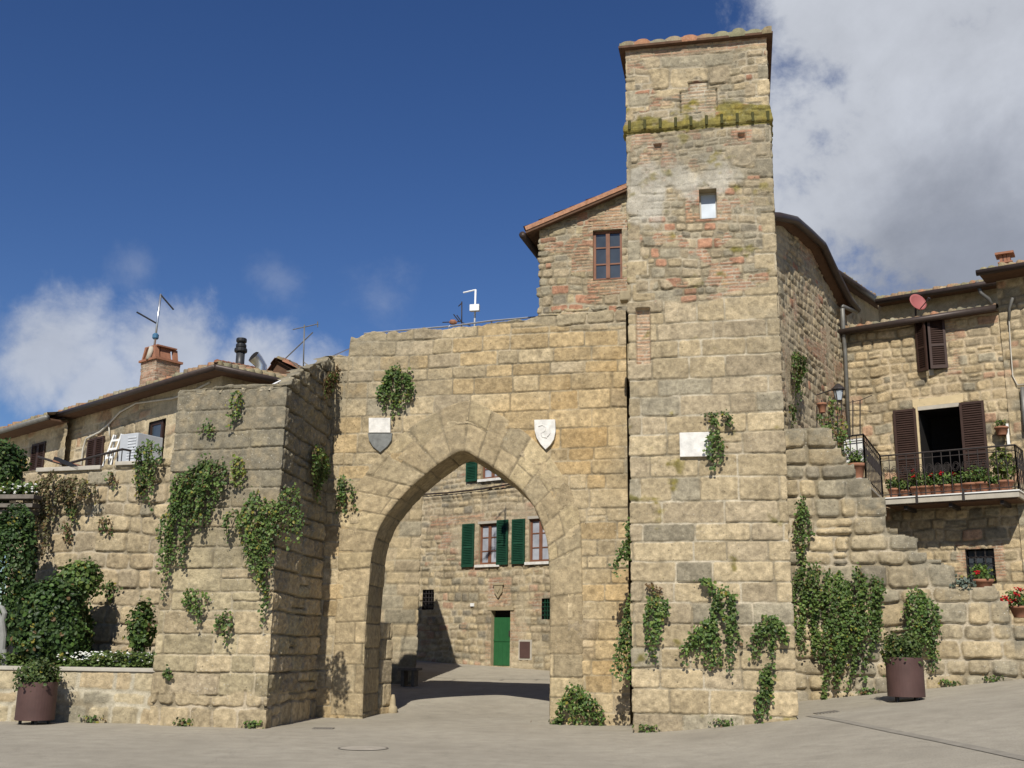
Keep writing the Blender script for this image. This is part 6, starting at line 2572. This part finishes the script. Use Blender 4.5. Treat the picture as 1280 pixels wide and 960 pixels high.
# drainage channel crossing the right foreground
b = MB()
pts = [ground(x, y) for x, y in ((1012, 895), (1040, 899), (1075, 906), (1120, 915), (1180, 927), (1240, 940), (1300, 953), (1400, 976))]
for a, c_ in zip(pts[:-1], pts[1:]):
    d = (c_ - a).normalized()
    s = Vector((d.y, -d.x, 0)) * .075
    f = lambda v, dz: Vector((v.x, v.y, float(gd(v.x, v.y)) + dz))
    for k in range(4):
        q0, q1 = a.lerp(c_, k / 4), a.lerp(c_, (k + 1) / 4)
        b.poly([f(q0 - s, .008), f(q1 - s, .008), f(q1 + s, .008), f(q0 + s, .008)])
o = b.build('drainage_channel', plain('channel_paving', (.265, .24, .195), .9, bmp=.004))
tag(o, 'narrow grey drainage channel running across the right foreground', None, None, 'structure')

# ================================================================== PLANTS
hanging_plant(FT, [([(822, 742), (820, 770), (814, 806)], 17)], 'rounded caper plant on the left of the tower front', 601, dens=1.5)
hanging_plant(FT, [([(903, 735), (906, 765), (911, 818)], 17), ([(884, 776), (874, 795), (852, 815)], 14), ([(888, 770), (888, 810), (884, 840)], 10), ([(876, 728), (886, 728), (896, 742)], 5)], 'big sprawling caper plant in the middle of the tower front', 602, dens=1.5)
hanging_plant(FT, [([(962, 768), (963, 795), (957, 822)], 10), ([(958, 772), (950, 790), (941, 818)], 8), ([(966, 772), (976, 785), (986, 812)], 8), ([(955, 834), (956, 858), (950, 896)], 7), ([(955, 834), (962, 850), (960, 872)], 5)], 'forked caper plant trailing low on the right of the tower front', 603, dens=1.5)
hanging_plant(FT, [([(893, 540), (896, 560), (897, 584)], 11), ([(886, 519), (893, 524), (898, 530)], 7), ([(904, 518), (908, 523), (911, 530)], 5)], 'caper plant hanging over the white tower plaque', 604, dens=1.4)
hanging_plant(FT, [([(808, 733), (816, 735), (824, 739)], 3)], 'tiny dry twig on the tower above the rounded caper', 605, dens=.5, brown=.8, size=.05, thick=.05)
hanging_plant(FG, [([(787, 650), (788, 690), (786, 715)], 6), ([(785, 675), (776, 695), (767, 718)], 5), ([(787, 770), (781, 800), (772, 832)], 8), ([(788, 740), (787, 790), (787, 840)], 6)], 'vine hanging in the added shadow gap between tower and gate wall', 606, hh=.95, dens=1.2, thick=.1)
hanging_plant(FG, [([(499, 458), (499, 485), (497, 512)], 17), ([(492, 462), (482, 485), (474, 502)], 6), ([(505, 470), (514, 485), (518, 505)], 7)], 'caper plant high on the gate wall above the half grey shield', 607, dens=1.4)
hanging_plant(FG, [([(716, 857), (709, 880), (703, 908)], 9), ([(722, 858), (722, 885), (718, 910)], 8), ([(726, 862), (742, 878), (757, 905)], 9), ([(722, 860), (735, 885), (740, 908)], 9)], 'bushy plant at the foot of the gate wall right of the arch', 608, dens=1.4, thick=.3)
hanging_plant(FG, [([(430, 597), (433, 615), (428, 643)], 10)], 'small caper plant where the bastion meets the gate wall', 609, dens=1.4)
hanging_plant(FBUT, [([(264, 572), (245, 610), (222, 660), (216, 742)], 22), ([(278, 578), (265, 620), (250, 672)], 20), ([(240, 590), (228, 620), (222, 640)], 14)], 'largest caper curtain on the left half of the bastion', 611, dens=1.15, thick=.28)
hanging_plant(FBUT, [([(300, 572), (301, 590), (300, 612)], 10)], 'yellow green tuft between the two big bastion capers', 612, dens=1.1, yellow=.3, greens=[(.11, .16, .03), (.14, .18, .03)])
hanging_plant(FBUT, [([(328, 612), (322, 650), (330, 700), (338, 748)], 20), ([(345, 625), (338, 670), (332, 720)], 16), ([(370, 612), (366, 640), (372, 672)], 18), ([(300, 640), (293, 652), (288, 668)], 9)], 'caper curtain hanging over the right corner of the bastion', 613, dens=1.15, thick=.3, yellow=.06)
hanging_plant(FBUT, [([(246, 737), (247, 750), (250, 768)], 15)], 'small tuft low on the bastion under the largest curtain', 614, dens=1.2)
hanging_plant(FBUT, [([(287, 764), (288, 778), (286, 802)], 9), ([(283, 767), (275, 778), (272, 784)], 5)], 'wispy tuft low in the middle of the bastion front', 615, dens=1.0)
hanging_plant(FBUT, [([(302, 488), (297, 505), (298, 528)], 9)], 'light green sprig near the top edge of the bastion', 616, dens=1.1, yellow=.12)
hanging_plant(FBUT, [([(262, 530), (262, 536), (264, 544)], 10)], 'little flat tuft high on the bastion front', 617, dens=.9, thick=.06)
hanging_plant(FBUT, [([(212, 838), (213, 842), (214, 848)], 4)], 'single seedling near the bastion foot', 618, dens=.7, thick=.05)
hanging_plant(FBS, [([(393, 560), (393, 585), (392, 612)], 11)], 'caper plant on the shaded side of the bastion', 619, dens=1.3, thick=.2)
hanging_plant(FBS, [([(424, 455), (419, 470), (418, 490)], 6), ([(411, 465), (404, 480), (402, 500)], 6)], 'dry brown growth at the top of the bastion side', 620, dens=.7, brown=.6, thick=.1)
hanging_plant(FL, [([(190, 552), (190, 580), (188, 615)], 17)], 'leafy plant on the terrace wall beside the bastion', 621, dens=1.3, thick=.3, yellow=.05)
BRN = [(.10, .095, .035), (.085, .09, .03), (.12, .10, .045)]
hanging_plant(FL, [([(75, 592), (72, 610), (66, 650)], 18), ([(100, 598), (100, 615), (98, 635)], 20), ([(120, 605), (119, 618), (117, 632)], 10), ([(58, 640), (54, 670), (48, 712)], 14)], 'olive brown bushy growth spilling over the terrace coping', 622, dens=1.1, thick=.4, brown=.25, greens=BRN)
for i, (x, y, l) in enumerate(((93, 632, 'small green tuft on the terrace wall below the brown growth'), (86, 655, 'thin dry tuft on the left of the terrace wall'), (135, 648, 'dry trailing tuft in the middle of the terrace wall'), (140, 728, 'bright sprig low on the terrace wall beside the round bush'), (180, 602, 'reddish dry tuft under the leafy terrace plant'), (142, 592, 'dry weeds hanging under the terrace coping'))):
    hanging_plant(FL, [([(x, y), (x + 1, y + 8), (x + 2, y + 18)], 9)], l, 630 + i, dens=.8, brown=.5 if 'dry' in l else .05, thick=.12, size=.06)
hanging_plant(FW, [([(1001, 618), (1003, 660), (1000, 700)], 8), ([(1003, 700), (1000, 750), (1001, 815)], 9)], 'ivy strip climbing the tower corner on the stepped wall', 641, dens=1.5, thick=.2)
hanging_plant(FW, [([(1022, 706), (1022, 735), (1018, 790)], 16), ([(1045, 716), (1048, 770), (1042, 835), (1038, 885)], 26), ([(1075, 708), (1078, 750), (1072, 800), (1062, 860)], 24), ([(1096, 722), (1098, 750), (1092, 785)], 9)], 'large dark ivy curtain on the stepped wall beside the tower', 642, dens=1.7, thick=.45)
hanging_plant(FW, [([(1142, 734), (1143, 770), (1142, 812)], 15), ([(1152, 745), (1160, 780), (1166, 822)], 13)], 'green creeper mound on the stepped wall behind the planter', 643, dens=2.0, thick=.45)
FCV = Face((cpl[2].x, cpl[2].y), -62)
hanging_plant(FCV, [([(986, 440), (989, 460), (988, 487)], 5)], 'caper tuft high on the rounded house beside the tower', 644, dens=1.3, thick=.3)
hanging_plant(FCV, [([(982, 505), (984, 520), (984, 535)], 3)], 'thin sprig low on the rounded house beside the tower', 645, dens=.9, thick=.15)


def shrub(name, px, py, Y, rx, rz, n, size, label, seed, greens=GREENS, cat='shrub', group=None, ry=None, trunk=True, shell=.55, lumps=14, zbase=None, jitter=.4):
    c = at(px, py, Y)
    k = Y / FPX
    a, h = rx * k, rz * k
    base = Vector((c.x, c.y, zbase if zbase is not None else c.z - h))
    o = thing(name, base, label, cat, group)
    P_, N_ = blob_leaves(c, (a, ry or a, h), n, seed, jitter, lumps, shell)
    leaf_cloud('foliage', P_, N_, size, o, greens, seed, .015, .01)
    st = MB()
    rg = random.Random(seed)
    for j in range(7):
        t = rg.uniform(0, 6.28)
        e = Vector((c.x + a * .55 * math.cos(t), c.y + (ry or a) * .55 * math.sin(t), c.z + h * rg.uniform(-.1, .5)))
        st.tube([base + Vector((.08 * math.cos(t), .08 * math.sin(t), 0)), base.lerp(e, .5) + Vector((0, 0, .1)), e], [.035, .022, .01], 5)
    st.build('branches', M['stem'], o)
    return o


DKG = [(.036, .072, .018), (.028, .058, .015), (.048, .088, .022), (.066, .112, .026)]
zbed = gwt - .05
shrub('round_bush', 66, 778, 21.3, 52, 60, 9500, .085, 'large round dark green bush behind the low garden wall', 701, DKG + [(.06, .11, .02)], 'bush', shell=.72, lumps=22, zbase=zbed)
shrub('climbing_shrub', 97, 726, 21.7, 27, 27, 1900, .085, 'lighter green shrub rising behind the round bush', 702, GREENS, 'shrub', ry=.35, shell=.3, zbase=zbed)
shrub('upright_shrub', 177, 787, 21.2, 17, 38, 1000, .085, 'loose upright shrub beside the left edge of the bastion', 703, DKG + GREENS, 'shrub', shell=.2, zbase=zbed)
shrub('ivy_mass', 8, 728, 21.9, 46, 100, 10500, .075, 'tall dark ivy mass at the left edge behind the round bush', 704, DKG, 'ivy', ry=.5, shell=.7, lumps=26, zbase=zbed)
shrub('dark_tree', -2, 588, 23.5, 34, 36, 3800, .085, 'dark clipped tree crown at the left edge before the far house', 705, DKG, 'tree', shell=.6, zbase=gwt)
shrub('white_rose', 20, 612, 22.9, 32, 7, 700, .07, 'low white flowering plant on the pergola edge', 706, GREENS, 'plant', ry=.3, shell=.2)
o = bpy.data.objects['white_rose']
rg = np.random.default_rng(5)
b = MB()
for k in range(26):
    q = at(20 + rg.uniform(-28, 32), 611 + rg.uniform(-6, 6), 22.6)
    b.lathe(q, [(.004, -.02), (.03, 0), (.004, .02)], 5)
b.build('flowers', M['petal_white'], o)

# flower bed: too many blooms to count
def flower_bed():
    rg = np.random.default_rng(77)
    C, Nn = [], []
    ua, ub = FGW.uz(-40, 830)[0], FGW.uz(190, 830)[0]
    n = 5200
    u = rg.uniform(ua, ub, n)
    h = rg.uniform(-1.0, -.30, n)
    z = zbed + rg.uniform(0, .26, n) * (.6 + .8 * vn(u * 2, h * 2, 9))
    P_ = np.array([FGW.pt(a, b_, c) for a, b_, c in zip(u, z, h)])
    o = leaf_cloud('flowering_ground_cover', P_, np.tile(np.array([[0, -.3, 1.0]]), (n, 1)), .07, None, [(.10, .15, .04), (.08, .13, .03), (.13, .17, .05)], 78, .02)
    tag(o, 'ground cover with small white flowers behind the low garden wall', 'ground cover', None, 'stuff')
    b = MB()
    for k in range(230):
        uu = rg.uniform(FGW.uz(60, 830)[0], ub)
        hh = rg.uniform(-.9, -.30)
        zz = zbed + rg.uniform(.14, .32)
        b.lathe(FGW.pt(uu, zz, hh), [(.004, -.012), (.026, 0), (.004, .016)], 5)
    fo = b.build('white_blooms', M['petal_white'], o)


flower_bed()

# weeds in the seam between wall and paving
WEEDS = [(FT, 809, 912, 'small weed at the foot of the tower left half'), (FT, 905, 906, 'tiny weed at the foot of the tower middle'), (FG, 697, 905, 'tiny weed at the arch right jamb foot'),
         (FBUT, 232, 903, 'small weed at the bastion foot, left one'), (FBUT, 318, 909, 'small weed at the bastion foot, right one'), (FGW, 118, 897, 'small weed at the foot of the garden wall'),
         (FW, 1085, 878, 'small weed at the stepped wall foot by the planter'), (FW, 1188, 864, 'small weed at the stepped wall foot right of the planter'), (FW, 1243, 856, 'small weed at the stepped wall foot near the right edge')]
for i, (F_, x_, y_, l_) in enumerate(WEEDS):
    u_, _ = F_.uz(x_, y_)
    p = F_.pt(u_, 0, .05)
    p.z = float(gz(p.x, p.y))
    o = thing('weed', p, l_, 'weed', 'weeds along the wall foot')
    rg = np.random.default_rng(900 + i)
    n = 60
    C_ = np.array(p)[None, :] + rg.normal(0, 1, (n, 3)) * np.array([.10, .03, .0]) + np.array([0, 0, 1]) * rg.uniform(.01, .13, (n, 1))
    leaf_cloud('foliage', C_, np.tile(np.array([[0, -.6, .7]]), (n, 1)), .05, o, GREENS, 900 + i, .05, .1)

# carved ornament cut by the left edge
a = at(2, 800, 20.9)
FO = Face(a.xy, 5)
zb_ = gwt - .1
orn = MB()
pts = [FO.px(-6, 838, .0), FO.px(2, 815, 0), FO.px(4, 795, 0), FO.px(2, 778, 0), FO.px(-3, 768, 0)]
orn.tube(pts, [.10, .08, .07, .07, .05], 10)
orn.tube([FO.px(-2, 757, 0), FO.px(3, 760, 0), FO.px(6, 767, 0), FO.px(4, 776, 0), FO.px(-1, 778, 0), FO.px(-4, 772, 0)], [.03, .045, .05, .045, .04, .03], 9)
orn.tube([FO.px(6, 838, .05), FO.px(5, 812, .05)], [.07, .05], 9)
orn.box(FO, FO.uz(-12, 840)[0], FO.uz(9, 840)[0], zb_, FO.uz(0, 834)[1], -.2, .12)
o = orn.build('garden_statue', M['statue'], smooth=False)
tag(o, 'grey scrolled garden statue cut by the left edge', 'statue')
